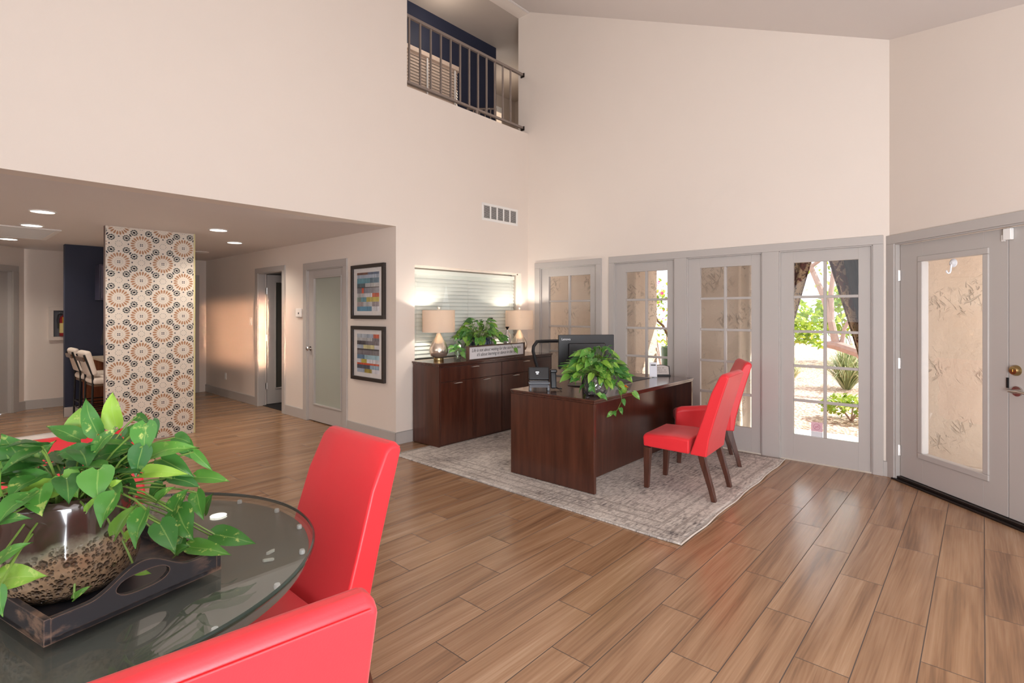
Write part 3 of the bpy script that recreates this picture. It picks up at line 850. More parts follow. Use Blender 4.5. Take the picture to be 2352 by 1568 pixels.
def stool(loc, rz, label):
    t = thing('bar_stool', label, 'stool', loc, rz, 'bar stools at the counter')
    mb = MB(); mb.box((-.2, -.2, .56), (.2, .2, .64)); mb.build('seat', CREAMF, t, bevel=.035, seg=4)
    mb = MB(); mb.box((-.19, -.19, .535), (.19, .19, .56)); mb.build('seat_base', WALN, t, bevel=.006)
    R = Matrix.Rotation(math.radians(14), 3, 'X')
    mb = MB(); mb.obox((0, -.215, .82), (.37, .075, .32), R); mb.build('backrest', CREAMF, t, bevel=.035, seg=4)
    mb = MB(); mb.obox((0, -.285, .875), (.34, .02, .055), R); mb.build('back_rail', WALN, t, bevel=.006)
    for sx in (-1, 1):
        x = sx * .17
        mb = MB(); mb.tube([(x, -.21, 0), (x, -.195, .6), (x, -.2, .68), (x, -.282, .93)], .012, 8); mb.build('rear_leg', BLACKM, t, smooth=True)
        mb = MB(); mb.tube([(x, .19, 0), (x, .18, .54)], .012, 8); mb.build('front_leg', BLACKM, t, smooth=True)
    mb = MB()
    for z in (.18, .26):
        for a, b in (((-.17, -.2), (.17, -.2)), ((-.17, .185), (.17, .185)), ((-.17, -.2), (-.17, .185)), ((.17, -.2), (.17, .185))):
            mb.tube([(*a, z), (*b, z)], .008, 6)
    mb.build('footrest', BLACKM, t, smooth=True)
    return t
s1 = stool((1.56, 8.30, 0), -PI / 2 + .05, 'cream bar stool nearest the tiled column')
dup(s1, (1.56, 9.02, 0), -PI / 2 + .02, 'cream bar stool against the navy wall')
WRUG = pmat('white_rug_pile', (222, 214, 210), .95, var=.12, vscale=60, bmp=.4, bscale=300)
mb = MB(); nx, ny = 16, 24; vs = []
for j in range(ny + 1):
    for i in range(nx + 1):
        x = -1.2 + 2.42 * i / nx; y = 5.3 + 3.0 * j / ny
        if j == ny: y += .03 * math.sin(x * 7)
        vs.append((x, y, .012))
mb.add(vs, [(j * (nx + 1) + i, j * (nx + 1) + i + 1, (j + 1) * (nx + 1) + i + 1, (j + 1) * (nx + 1) + i) for j in range(ny) for i in range(nx)])
o = mb.build('area_rug', WRUG, smooth=True); sm = o.modifiers.new('thick', 'SOLIDIFY'); sm.thickness = .0115; sm.offset = -1
tag(o, 'white rug on the hall floor left of the tiled column, behind the red chair', 'rug')
# ---------------------------------------------------------------- loft
t = thing('balcony_railing', 'metal balcony railing across the high opening in the wall', 'railing', (0, 0, 0))
mb = MB(); mb.box((3.45, YA + .075, 4.80), (XB - .012, YA + .115, 4.835)); mb.build('top_rail', RAIL, t, bevel=.006)
mb = MB(); mb.box((3.45, YA + .075, 4.05), (XB - .012, YA + .11, 4.08)); mb.build('bottom_rail', RAIL, t, bevel=.005)
for k in range(-1, 12):
    x = 3.683 + .1568 * k
    mb = MB(); mb.box((x - .0095, YA + .083, 4.08), (x + .0095, YA + .102, 4.80)); mb.build('baluster', RAIL, t)
mb = MB(); mb.box((4.74, YA + .08, 3.966), (4.775, YA + .105, 4.05)); mb.build('rail_foot', RAIL, t)
for z in (4.80, 4.045):
    mb = MB(); mb.box((XB - .014, YA + .062, z - .02), (XB, YA + .128, z + .04)); mb.build('wall_flange', DARKM, t, bevel=.003)
BLT = pmat('beige_blind', (222, 200, 182), .5, var=.03)
t = thing('loft_blind', 'beige slatted blind on the navy loft wall behind the railing', 'blind', (0, 0, 0))
mb = MB(); R = Matrix.Rotation(math.radians(70), 3, 'X')
for k in range(27):
    z = 4.95 - k * .043
    mb.obox(((3.35 + 5.2) / 2, 5.735, z), (1.85, .05, .003), R)
mb.build('slats', BLT, t)
mb = MB(); mb.box((3.33, 5.69, 4.96), (5.235, 5.784, 5.022)); mb.build('valance', BLT, t, bevel=.004)
mb = MB()
for x in (4.62, 5.13): mb.box((x - .012, 5.70, 3.92), (x + .012, 5.707, 4.95))
mb.build('ladder_tape', WHITE, t)
wl = light('loft_light', 'POINT', (4.6, 5.35, 5.3), (0, 0, -1), 5, (1, .88, .76), .15)
light('loft_stair_light', 'POINT', (6.9, 6.3, 5.3), (0, 0, -1), 4, (1, .86, .72), .15)
t = thing('stair_railing', 'dark stair railing seen beyond the right end of the balcony', 'railing', (0, 0, 0))
mb = MB(); mb.tube([(6.12, 6.2, 4.72), (7.6, 6.6, 4.72)], .028, 8); mb.build('top_rail', BLACKM, t)
for k in range(9):
    f = k / 8; mb = MB(); mb.tube([(6.12 + 1.48 * f, 6.2 + .4 * f, 3.9), (6.12 + 1.48 * f, 6.2 + .4 * f, 4.72)], .011, 6); mb.build('baluster', BLACKM, t)
t = thing('landing_railing', 'pale short railing in front of the navy loft wall', 'railing', (0, 0, 0))
mb = MB(); mb.tube([(4.9, 5.2, 4.2), (5.72, 5.45, 4.5)], .014, 6); mb.build('top_rail', RAIL, t)
for k in range(6):
    f = k / 5; p = (4.9 + .82 * f, 5.2 + .25 * f); mb = MB(); mb.tube([(*p, 3.9), (*p, 4.2 + .3 * f)], .01, 6); mb.build('baluster', RAIL, t)
t = thing('window_2', 'small pale lit window beyond the loft railing', None, kind='structure')
mb = MB(); mb.box((7.02, 6.97, 4.5), (7.5, 6.999, 5.42)); mb.build('window_frame', WHITE, t, bevel=.004)
LITW = new_mat('lit_window'); LITW[2].inputs['Emission Color'].default_value = srgb(235, 200, 165); LITW[2].inputs['Emission Strength'].default_value = .8
mb = MB(); mb.box((7.06, 6.955, 4.54), (7.46, 6.969, 5.3)); mb.build('pane', LITW[0], t)

# ---------------------------------------------------------------- rug
def rug_mat():
    m, nt, b = new_mat('distressed_rug')
    co = objco(nt)
    sep = N(nt, 'ShaderNodeSeparateXYZ'); nt.links.new(co, sep.inputs[0])
    X, Y = sep.outputs[0], sep.outputs[1]
    def st(sc, scale, det=5):
        mp = N(nt, 'ShaderNodeMapping'); mp.inputs['Scale'].default_value = sc; nt.links.new(co, mp.inputs[0])
        n = N(nt, 'ShaderNodeTexNoise'); nt.links.new(mp.outputs[0], n.inputs['Vector']); n.inputs['Scale'].default_value = scale; n.inputs['Detail'].default_value = det; n.inputs['Distortion'].default_value = .4
        return n.outputs[0]
    a = st((1, 4.5, 1), 14); c = st((5, 1, 1), 12); big = st((1, 1, 1), 2.2, 4)
    v = M(nt, 'ADD', M(nt, 'MULTIPLY', a, .45), M(nt, 'ADD', M(nt, 'MULTIPLY', c, .25), M(nt, 'MULTIPLY', big, .3)))
    # border bands parallel to the edges
    ex = M(nt, 'MINIMUM', M(nt, 'SUBTRACT', X, 3.125), M(nt, 'SUBTRACT', 5.63, X))
    ey = M(nt, 'MINIMUM', M(nt, 'SUBTRACT', Y, 1.39), M(nt, 'SUBTRACT', 4.46, Y))
    e = M(nt, 'MINIMUM', ex, ey)
    bands = M(nt, 'MULTIPLY', M(nt, 'LESS_THAN', e, .42), M(nt, 'GREATER_THAN', M(nt, 'SINE', M(nt, 'MULTIPLY', e, 58)), .80))
    fil = M(nt, 'MULTIPLY', bands, M(nt, 'GREATER_THAN', a, .46))
    vo = N(nt, 'ShaderNodeTexVoronoi', feature='DISTANCE_TO_EDGE'); nt.links.new(co, vo.inputs['Vector']); vo.inputs['Scale'].default_value = 11
    motif = M(nt, 'MULTIPLY', M(nt, 'LESS_THAN', vo.outputs['Distance'], .05), M(nt, 'GREATER_THAN', c, .5))
    ramp = N(nt, 'ShaderNodeValToRGB'); el = ramp.color_ramp.elements
    el[0].position = .37; el[0].color = srgb(104, 97, 96); el[1].position = .55; el[1].color = srgb(212, 203, 194)
    k = el.new(.45); k.color = srgb(172, 162, 154)
    nt.links.new(v, ramp.inputs[0])
    c1 = mixc(nt, M(nt, 'MULTIPLY', fil, .55), ramp.outputs[0], srgb(128, 116, 108))
    c1 = mixc(nt, M(nt, 'MULTIPLY', motif, .35), c1, srgb(120, 110, 106))
    inp(nt, b, 'Base Color', c1)
    b.inputs['Roughness'].default_value = .95
    bump(nt, b, a, .3, .003)
    return m
RUGM = rug_mat(); BIND = pmat('rug_binding', (214, 204, 194), .8)
r = thing('rug', 'distressed grey and beige rug under the desk and its chairs', 'rug', (0, 0, 0))
mb = MB(); nx, ny = 50, 60; vs = []; edge = []
for j in range(ny + 1):
    for i in range(nx + 1):
        u, v = i / nx, j / ny
        xl = 3.125 + .05 * v; x = xl + (5.628 - xl) * u
        y0 = 1.392 + .006 * math.sin(u * 26) + .05 * u; y1 = 4.455 + .012 * math.sin(u * 9 + 1)
        y = y0 + (y1 - y0) * v
        lift = .007 * max(0, math.sin(u * 26 + 2)) * max(0, 1 - v * 22)
        vs.append((x, y, .009 + lift))
        if j == 0: edge.append((x, y, .007 + lift))
mb.add(vs, [(j * (nx + 1) + i, j * (nx + 1) + i + 1, (j + 1) * (nx + 1) + i + 1, (j + 1) * (nx + 1) + i) for j in range(ny) for i in range(nx)])
o = mb.build('pile', RUGM, r, smooth=True); sm = o.modifiers.new('thick', 'SOLIDIFY'); sm.thickness = .008; sm.offset = -1
mb = MB(); mb.tube(edge, .0055, 6); mb.build('binding', BIND, r, smooth=True)

# ---------------------------------------------------------------- dark wood office furniture
MAH = wood('dark_mahogany', (58, 27, 18), (88, 47, 33), (14, 14, 1.2), .28, .35, 1.4)
MAHT = wood('dark_mahogany_top', (54, 26, 18), (84, 46, 34), (1.2, 14, 14), .2, .5, 1.4)
FZ = .0095
cr = thing('credenza', 'tall dark wood credenza along the wall under the blind window', 'cabinet', (3.646, 4.309, FZ))
Lc, Dc, Hc = 1.965, .445, .892
mb = MB()
mb.box((0, .0, 0), (.022, Dc, Hc - .035)); mb.box((Lc - .022, 0, 0), (Lc, Dc, Hc - .035)); mb.box((.022, .022, .0), (Lc - .022, Dc, Hc - .035))
mb.build('carcass', MAH, cr, bevel=.002)
mb = MB(); mb.box((-.012, -.012, Hc - .018), (Lc + .005, Dc + .006, Hc)); mb.box((-.004, -.004, Hc - .036), (Lc, Dc + .003, Hc - .0185))
mb.build('top', MAHT, cr, bevel=.003)
def bow_handle(par, x, z, y, w_=.1):
    mb = MB(); mb.tube([(x - w_ / 2, y, z - .004), (x - w_ / 2 + .006, y - .02, z), (x, y - .03, z + .003), (x + w_ / 2 - .006, y - .02, z), (x + w_ / 2, y, z - .004)], [.005, .007, .008, .007, .005], 8, flat=.7)
    mb.build('handle', STEEL, par, smooth=True)
half = (Lc - .044) / 2
for s in range(2):
    x0 = .022 + s * half
    mb = MB(); mb.box((x0 + .003, .0, .69), (x0 + half - .003, .021, .845)); d = mb.build('drawer', MAH, cr, bevel=.002)
    bow_handle(d, x0 + half / 2 + (.03 if s == 0 else -.03), .825, .0)
    for q in range(2):
        xa = x0 + q * half / 2
        mb = MB(); mb.box((xa + .003, 0, .02), (xa + half / 2 - .003, .021, .685)); d = mb.build('door', MAH, cr, bevel=.002)
        bow_handle(d, xa + half / 4 + (.01 if q == 0 else -.02), .665, 0)
dk = thing('desk', 'dark wood executive desk on the grey rug', 'desk', (0, 0, FZ))
X0, X1, Y0, Y1, HT = 3.517, 5.405, 2.278, 3.168, .748
mb = MB(); mb.box((X0 - .004, Y0 - .004, HT - .018), (X1 + .004, Y1 + .004, HT)); mb.box((X0 + .002, Y0 + .002, HT - .036), (X1 - .002, Y1 - .002, HT - .0185)); mb.build('desktop', MAHT, dk, bevel=.004)
for x in (X0, X1 - .032):
    mb = MB(); mb.box((x, Y0 + .004, .004), (x + .032, Y1 - .004, HT - .036)); mb.build('end_panel', MAH, dk, bevel=.0025)
mb = MB(); mb.box((X0 + .032, Y0 + .225, .006), (X1 - .032, Y0 + .247, HT - .036)); mb.build('modesty_panel', MAH, dk)
for x in (X0 + .032, X1 - .45):
    mb = MB(); mb.box((x, Y0 + .248, .03), (x + .418, Y1 - .03, HT - .037)); mb.build('drawer_pedestal', MAH, dk, bevel=.002)
for x in (X0 + .016, X1 - .016):
    for y in (Y0 + .06, Y0 + .35, Y0 + .6, Y1 - .06):
        mb = MB(); mb.cyl((x, y, 0), (x, y, .006), .012, 8); mb.build('glide', BLACK, dk)
DT_ = FZ + HT      # desk top height

# ---------------------------------------------------------------- red chairs
def red_mat():
    m, nt, b = new_mat('red_vinyl')
    co = objco(nt); n = noise(nt, co, 4, 3)
    inp(nt, b, 'Base Color', mixc(nt, n, srgb(*RED[0]), srgb(*RED[1])))
    b.inputs['Roughness'].default_value = .42
    b.inputs['Sheen Weight'].default_value = .12
    n2 = noise(nt, co, 3.5, 2)
    bump(nt, b, M(nt, 'ADD', M(nt, 'MULTIPLY', noise(nt, co, 260, 2), .06), n2), .25, .012)
    return m
RED = ((220, 36, 45), (232, 46, 54))
REDM = red_mat()
CHL = wood('chair_leg_wood', (58, 28, 18), (92, 50, 36), (20, 20, 2), .3, .3)
def red_chair(name, label, loc, rz, arms=False, group=None):
    t = thing(name, label, 'chair', loc, rz, group)
    W_ = .240
    # seat: boxed cushion, slightly crowned
    mb = MB(); rings = []
    prof = [(-.10, .335), (.275, .345), (.281, .43), (.255, .452), (.0, .458), (-.10, .45)]
    for x in (-W_, -W_ + .02, -.1, .1, W_ - .02, W_):
        e = .5 if abs(x) == W_ else 1
        rings.append([(x, y, z - (.010 if (abs(x) == W_ and z > .4) else 0)) for y, z in prof])
    mb.loft(rings); mb.build('seat', REDM, t, bevel=.014, seg=3)
    # backrest: tall raked slab, thinner to the top, with its lower end wrapping the seat
    side = [(-.232, .33), (-.105, .335), (-.148, .46), (-.20, .62), (-.262, .82), (-.322, .955), (-.345, .975), (-.376, .974), (-.392, .955), (-.352, .82), (-.292, .62), (-.250, .46)]
    mb = MB(); rings = []
    for x, ins in ((-W_ - .001, .012), (-W_ + .022, .0), (-.09, -.004), (.09, -.004), (W_ - .022, 0), (W_ + .001, .012)):
        rg = []
        for y, z in side:
            taper = 1 - .07 * max(0, (z - .45) / .53)
            dy = ins if y > -.15 - (z - .45) * .32 else -ins * .6
            rg.append((x * taper, y, z - (.012 if (abs(x) > W_ and z > .94) else 0)))
        rings.append(rg)
    mb.loft(rings); mb.build('backrest', REDM, t, bevel=.011, seg=3)
    mb = MB(); mb.tube([(-W_ * .87, -.3925, .952), (0, -.3935, .952), (W_ * .87, -.3925, .952)], .0022, 6); mb.build('seam', REDM, t, smooth=True)
    for sx in (-1, 1):
        mb = MB(); mb.taper((sx * .205, .258, 0), (.036, .036, 0), (sx * .215, .245, .338), (.056, .056, 0)); mb.build('leg', CHL, t, bevel=.004)
        mb = MB(); rings = []
        for y, z, d in ((-.284, 0, .034), (-.262, .09, .038), (-.232, .19, .044), (-.205, .28, .05), (-.190, .345, .052)):
            rings.append([(sx * .215 - .019 - d * .06, y - d / 2, z), (sx * .215 + .019 + d * .06, y - d / 2, z), (sx * .215 + .019 + d * .06, y + d / 2, z), (sx * .215 - .019 - d * .06, y + d / 2, z)])
        mb.loft(rings); mb.build('leg', CHL, t, bevel=.004)
        if arms:
            mb = MB(); rings = []
            long = ((-.19, .60, .03), (-.05, .578, .034), (.12, .562, .038), (.24, .552, .042), (.285, .535, .04), (.297, .50, .032))
            short = ((-.19, .60, .03), (-.15, .592, .034), (-.12, .58, .036), (-.10, .565, .036), (-.09, .545, .034), (-.084, .51, .03))
            for y, zt, w2 in (long if sx < 0 else short):
                x = sx * (W_ + .035)
                rings.append([(x - w2, y, .345), (x + w2, y, .345), (x + w2 + .012, y, zt - .03), (x + w2 * .6, y, zt), (x - w2 * .6, y, zt), (x - w2 - .012, y, zt - .03)])
            mb.loft(rings); mb.build('arm', REDM, t, bevel=.016, seg=3)
    return t
c1 = red_chair('upholstered_chair', 'armless red upholstered chair in front of the desk', (4.193, 1.822, FZ), math.radians(4.6), group='red upholstered chairs')
red_chair('upholstered_armchair', 'red upholstered armchair nearest the French doors, half hidden by the armless one', (5.125, 2.045, FZ), math.radians(29), True, 'red upholstered chairs')
dup(c1, (.785, 1.825, 0), math.radians(90), 'tall red chair at the right side of the glass table, seen from its front')
dup(c1, (.346, 1.18, 0), math.radians(-8), 'red chair closest to the camera, seen from behind its back')
dup(c1, (.36, 2.27, 0), math.radians(180), 'red chair on the far side of the glass table behind the potted plant')

# ---------------------------------------------------------------- round glass table
GT = glassmat('table_glass', (.93, .96, .945), 1.75)
GE = new_mat('green_glass_edge'); GE[2].inputs['Base Color'].default_value = srgb(40, 62, 56); GE[2].inputs['Roughness'].default_value = .06; GE[2].inputs['Specular IOR Level'].default_value = .7; GE = GE[0]
TG = pmat('slate_grey_lacquer', (108, 106, 101), .22, var=.03, vscale=5)
TCX, TCY, TR = .275, 1.828, .604
t = thing('round_table', 'round table with grey base top under a thick glass disc', 'table', (TCX, TCY, 0))
mb = MB(); mb.lathe([(.001, .705), (.56, .705), (.584, .710), (.588, .720), (.585, .732), (.001, .732)], 96); mb.build('table_base_top', TG, t, smooth=True, angle=50)
mb = MB(); mb.lathe([(.001, 0), (.30, 0), (.30, .03), (.16, .07), (.10, .2), (.09, .5), (.14, .66), (.2, .704), (.001, .704)], 48); mb.build('pedestal', TG, t, smooth=True)
mb = MB(); n = 128
ringT = [(TR * math.cos(2 * PI * k / n), TR * math.sin(2 * PI * k / n)) for k in range(n)]
ri = .597
mb.add([(x, y, .7575) for x, y in [(a * ri / TR, b * ri / TR) for a, b in ringT]], [tuple(range(n))], 0)
mb.add([(x, y, .7455) for x, y in ringT], [tuple(range(n - 1, -1, -1))], 0)
rr = [(.597, .7575), (.6015, .7565), (.604, .754), (.604, .749), (.602, .7465), (.600, .7455)]
for (ra, za), (rb, zb) in zip(rr, rr[1:]):
    vs = [(c * ra / TR, s * ra / TR, za) for c, s in ringT] + [(c * rb / TR, s * rb / TR, zb) for c, s in ringT]
    mb.add(vs, [(k, k + n, (k + 1) % n + n, (k + 1) % n) for k in range(n)], 1)
mb.build('glass_top', [GT, GE], t, smooth=True, recalc=False)
BMP = glassmat('clear_bumper', (.95, .95, .95), 1.5)
for k in range(18):
    a = 2 * PI * (k + .3) / 18
    mb = MB(); mb.lathe([(.001, .732), (.008, .733), (.009, .739), (.007, .745), (.001, .745)], 14, (.571 * math.cos(a), .571 * math.sin(a), 0)); mb.build('bumper', WHP, t, smooth=True)
SPC = pmat('pale_chip', (222, 222, 216), .12, var=.02)  # pale six-sided pieces lying between the base top and the glass
for lab, x, y, an in (('small pale six-sided chip under the table glass, the farther of two', .6875, 1.582, 20), ('small pale six-sided chip under the table glass, the nearer of two', .661, 1.535, -28)):
    mb = MB(); c, s_ = math.cos(math.radians(an)), math.sin(math.radians(an))
    pts = [(-.016, 0), (-.011, -.005), (.011, -.005), (.016, 0), (.011, .005), (-.011, .005)]
    mb.prism([(a * c - b * s_, a * s_ + b * c) for a, b in pts], 'z', 0, .007)
    tag(mb.build('pale_hex_chip', SPC, loc=(x, y, .7325), bevel=.001), lab, 'chip')
# tray
def tray_mat():
    m, nt, b = new_mat('worn_black_paint')
    co = objco(nt)
    bv = N(nt, 'ShaderNodeBevel', samples=4); bv.inputs['Radius'].default_value = .004
    geo = N(nt, 'ShaderNodeNewGeometry')
    vm = N(nt, 'ShaderNodeVectorMath', operation='DOT_PRODUCT'); nt.links.new(bv.outputs[0], vm.inputs[0]); nt.links.new(geo.outputs['Normal'], vm.inputs[1])
    edge = M(nt, 'MULTIPLY', maprange(nt, vm.outputs['Value'], .97, .88), .8)
    n = noise(nt, co, 22, 5, .6); n2 = noise(nt, objco(nt, (2, 2, 5)), 7, 5, .65)
    sp_ = N(nt, 'ShaderNodeSeparateXYZ'); nt.links.new(co, sp_.inputs[0])
    corner = maprange(nt, M(nt, 'ABSOLUTE', sp_.outputs[0]), .11, .19)
    wear = M(nt, 'MAXIMUM', M(nt, 'MULTIPLY', edge, maprange(nt, n, .34, .5)), M(nt, 'MULTIPLY', M(nt, 'MULTIPLY', maprange(nt, n2, .48, .62), .75), corner))
    inp(nt, b, 'Base Color', mixc(nt, wear, srgb(44, 43, 48), srgb(150, 118, 98)))
    b.inputs['Roughness'].default_value = .38
    return m
TRM = tray_mat()
tr = thing('tray', 'worn black wooden tray with cut out handles on the glass table', 'tray', (.2855, 1.755, .758), math.radians(13.2))
mb = MB(); mb.box((-.19, -.275, 0), (.19, .275, .012)); mb.build('tray_bottom', TRM, tr)
for sx in (-1, 1):
    mb = MB(); mb.box((sx * .19, -.275, 0), (sx * .177, .275, .055)); mb.build('side_board', TRM, tr, bevel=.0015)
def hump(x):
    a = abs(x) / .115
    return .053 + (.049 * (.5 + .5 * math.cos(PI * min(1, a))))
for sy in (-1, 1):
    mb = MB(); n = 44; xs = [-.178 + .356 * i / n for i in range(n + 1)]
    def ell(x):
        q = 1 - abs(x / .058) ** 2.8
        return (.056 - .021 * math.sqrt(q), .056 + .021 * math.sqrt(q)) if q > 0 else None
    ya, y2 = (-.275, -.261) if sy < 0 else (.261, .275)
    cuts = sorted(xs + [-.058, .058])
    P_ = lambda x, y, z: (x, y, z)
    def strip(a, b, lo, hi):      # front and back faces of one column
        mb.add([(a, ya, lo[0]), (b, ya, lo[1]), (b, ya, hi[1]), (a, ya, hi[0])], [(0, 1, 2, 3)])
        mb.add([(a, y2, lo[0]), (b, y2, lo[1]), (b, y2, hi[1]), (a, y2, hi[0])], [(3, 2, 1, 0)])
    def cap(a, b, za, zb):        # a face across the thickness
        mb.add([(a, ya, za), (b, ya, zb), (b, y2, zb), (a, y2, za)], [(0, 1, 2, 3)])
    for a, b in zip(cuts, cuts[1:]):
        inside = abs((a + b) / 2) < .058
        ea = ell(a) or (.056, .056); eb = ell(b) or (.056, .056)
        if inside:
            strip(a, b, (0, 0), (ea[0], eb[0])); strip(a, b, (ea[1], eb[1]), (hump(a), hump(b)))
            cap(a, b, ea[0], eb[0]); cap(a, b, ea[1], eb[1])
        else: strip(a, b, (0, 0), (hump(a), hump(b)))
        cap(a, b, 0, 0); cap(a, b, hump(a), hump(b))
    for x in (cuts[0], cuts[-1]): mb.add([(x, ya, 0), (x, y2, 0), (x, y2, hump(x)), (x, ya, hump(x))], [(0, 1, 2, 3)])
    o = mb.build('end_board', TRM, tr)
    bm = bmesh.new(); bm.from_mesh(o.data); bmesh.ops.remove_doubles(bm, verts=bm.verts, dist=1e-5); bmesh.ops.recalc_face_normals(bm, faces=bm.faces); bm.to_mesh(o.data); bm.free()

# leaves of the table plant: base xyz, tip xyz, width, tone
LEAVES=[(0.339,1.719,1.147,0.339,1.75,1.236,0.046,0.95),
 (0.298,1.706,1.136,0.282,1.754,1.225,0.041,0.35),
 (0.285,1.841,1.112,0.288,1.867,1.186,0.064,0.75),
 (0.275,1.791,1.112,0.216,1.857,1.146,0.041,0.25),
 (0.168,1.761,1.067,0.126,1.808,1.15,0.059,0.3),
 (0.194,1.822,1.055,0.23,1.811,1.114,0.047,0.4),
 (0.275,1.702,1.088,0.225,1.758,1.092,0.044,0.2),
 (0.282,1.633,1.107,0.322,1.589,1.162,0.046,0.45),
 (0.35,1.647,1.096,0.27,1.707,1.056,0.045,0.3),
 (0.192,1.674,1.037,0.13,1.744,1.069,0.046,0.35),
 (0.209,1.626,1.029,0.122,1.692,1.039,0.043,0.85),
 (0.177,1.601,1.047,0.174,1.559,0.996,0.055,0.45),
 (0.216,1.618,1.064,0.237,1.564,1.019,0.055,0.6),
 (0.271,1.541,1.081,0.264,1.504,1.017,0.065,0.5),
 (0.289,1.461,1.037,0.259,1.45,0.975,0.067,0.45),
 (0.343,1.446,0.991,0.318,1.428,0.915,0.059,0.45),
 (0.304,1.549,0.917,0.34,1.509,0.99,0.043,0.6),
 (0.377,1.588,1.166,0.369,1.567,1.088,0.058,0.4),
 (0.381,1.613,1.073,0.474,1.51,1.099,0.05,0.6),
 (0.365,1.571,1.113,0.348,1.56,1.042,0.047,0.12),
 (0.374,1.59,1.043,0.45,1.506,1.036,0.032,0.95),
 (0.42,1.629,1.059,0.48,1.563,1.009,0.047,0.25),
 (0.491,1.61,1.067,0.526,1.571,1.015,0.023,0.5),
 (0.496,1.604,0.999,0.558,1.535,0.986,0.037,0.6),
 (0.436,1.597,1.012,0.487,1.54,0.985,0.037,0.12),
 (0.422,1.537,0.943,0.456,1.529,0.994,0.049,0.4),
 (0.433,1.54,0.942,0.45,1.476,0.878,0.064,0.35),
 (0.388,1.515,0.927,0.404,1.453,0.868,0.052,0.2),
 (0.514,1.599,0.896,0.538,1.603,0.944,0.043,0.4),
 (0.471,1.572,0.826,0.545,1.489,0.803,0.04,0.55),
 (0.533,1.578,0.838,0.61,1.492,0.811,0.048,0.4),
 (0.54,1.601,0.821,0.583,1.552,0.809,0.022,0.2),
 (0.432,1.557,0.824,0.459,1.526,0.847,0.03,0.35),
 (0.115,1.64,1.04,0.114,1.641,1.116,0.031,0.7),
 (0.111,1.615,1.013,0.152,1.539,1.036,0.027,0.5),
 (0.101,1.566,0.997,0.151,1.48,1.018,0.028,0.35),
 (0.099,1.538,0.917,0.151,1.48,0.969,0.038,0.45),
 (0.1,1.507,0.898,0.166,1.403,0.918,0.05,0.85),
 (0.098,1.434,0.91,0.1,1.402,0.865,0.024,0.35),
 (0.36,1.726,1.112,0.399,1.683,1.149,0.037,0.35),
 (0.39,1.738,1.163,0.415,1.71,1.141,0.023,0.2),
 (0.416,1.694,1.153,0.42,1.675,1.107,0.03,0.2),
 (0.457,1.648,1.107,0.487,1.614,1.091,0.036,0.4),
 (0.392,1.556,0.974,0.423,1.522,1.009,0.026,0.5),
 (0.246,1.524,0.997,0.266,1.501,1.033,0.017,0.7),
 (0.241,1.739,1.056,0.273,1.689,1.048,0.038,0.15),
 (0.288,1.507,1.048,0.306,1.487,1.06,0.016,0.95),
 (0.227,1.546,0.797,0.254,1.514,0.827,0.016,0.5),
 (0.326,1.554,0.899,0.346,1.533,0.926,0.023,0.95),
 (0.348,1.56,0.81,0.374,1.531,0.804,0.016,0.8),
 (0.122,1.782,1.092,0.141,1.761,1.069,0.029,0.7),
 (0.362,1.724,1.032,0.338,1.78,1.091,0.042,0.25),
 (0.423,1.626,0.991,0.396,1.641,0.953,0.037,0.3),
 (0.49,1.582,0.963,0.495,1.546,0.897,0.037,0.4),
 (0.454,1.621,1.032,0.419,1.661,0.984,0.042,0.2),
 (0.34,1.659,1.014,0.362,1.605,0.981,0.036,0.3),
 (0.474,1.659,1.097,0.5,1.615,1.04,0.038,0.35),
 (0.334,1.756,1.106,0.362,1.724,1.059,0.042,0.2),
 (0.185,1.772,1.037,0.159,1.801,0.997,0.035,0.3),
 (0.452,1.564,0.858,0.44,1.562,0.816,0.031,0.3)]

# ---------------------------------------------------------------- plants
LEAFM = leaf_mat('pothos_leaf', (46, 98, 52), (84, 146, 60), (164, 204, 80))
STEM = pmat('pothos_stem', (112, 142, 62), .45, var=.1)
SOIL = pmat('bark_chips', (112, 84, 62), .9, var=.5, vscale=90, bmp=1.0, bscale=90)
def petiole(mb, a, b, sag=.02, r=.0022):
    a, b = Vector(a), Vector(b); mid = (a + b) / 2 + Vector((0, 0, sag))
    mb.tube([a, a.lerp(mid, .55) + Vector((0, 0, sag * .3)), mid, mid.lerp(b, .6) + Vector((0, 0, sag * .2)), b], r, 6)
def chips(mb, c, r, z, n, rnd, s=.012):
    for k in range(n):
        a = rnd.uniform(0, 2 * PI); q = r * math.sqrt(rnd.random())
        R = Matrix.Rotation(rnd.uniform(0, PI), 3, 'Z') @ Matrix.Rotation(rnd.uniform(-.6, .6), 3, 'X')
        mb.obox((c[0] + q * math.cos(a), c[1] + q * math.sin(a), z + rnd.uniform(-.002, .006)), (s * rnd.uniform(.7, 1.6), s * rnd.uniform(.5, 1), s * .5), R)
CAMD = Vector((.745, .667, 0))
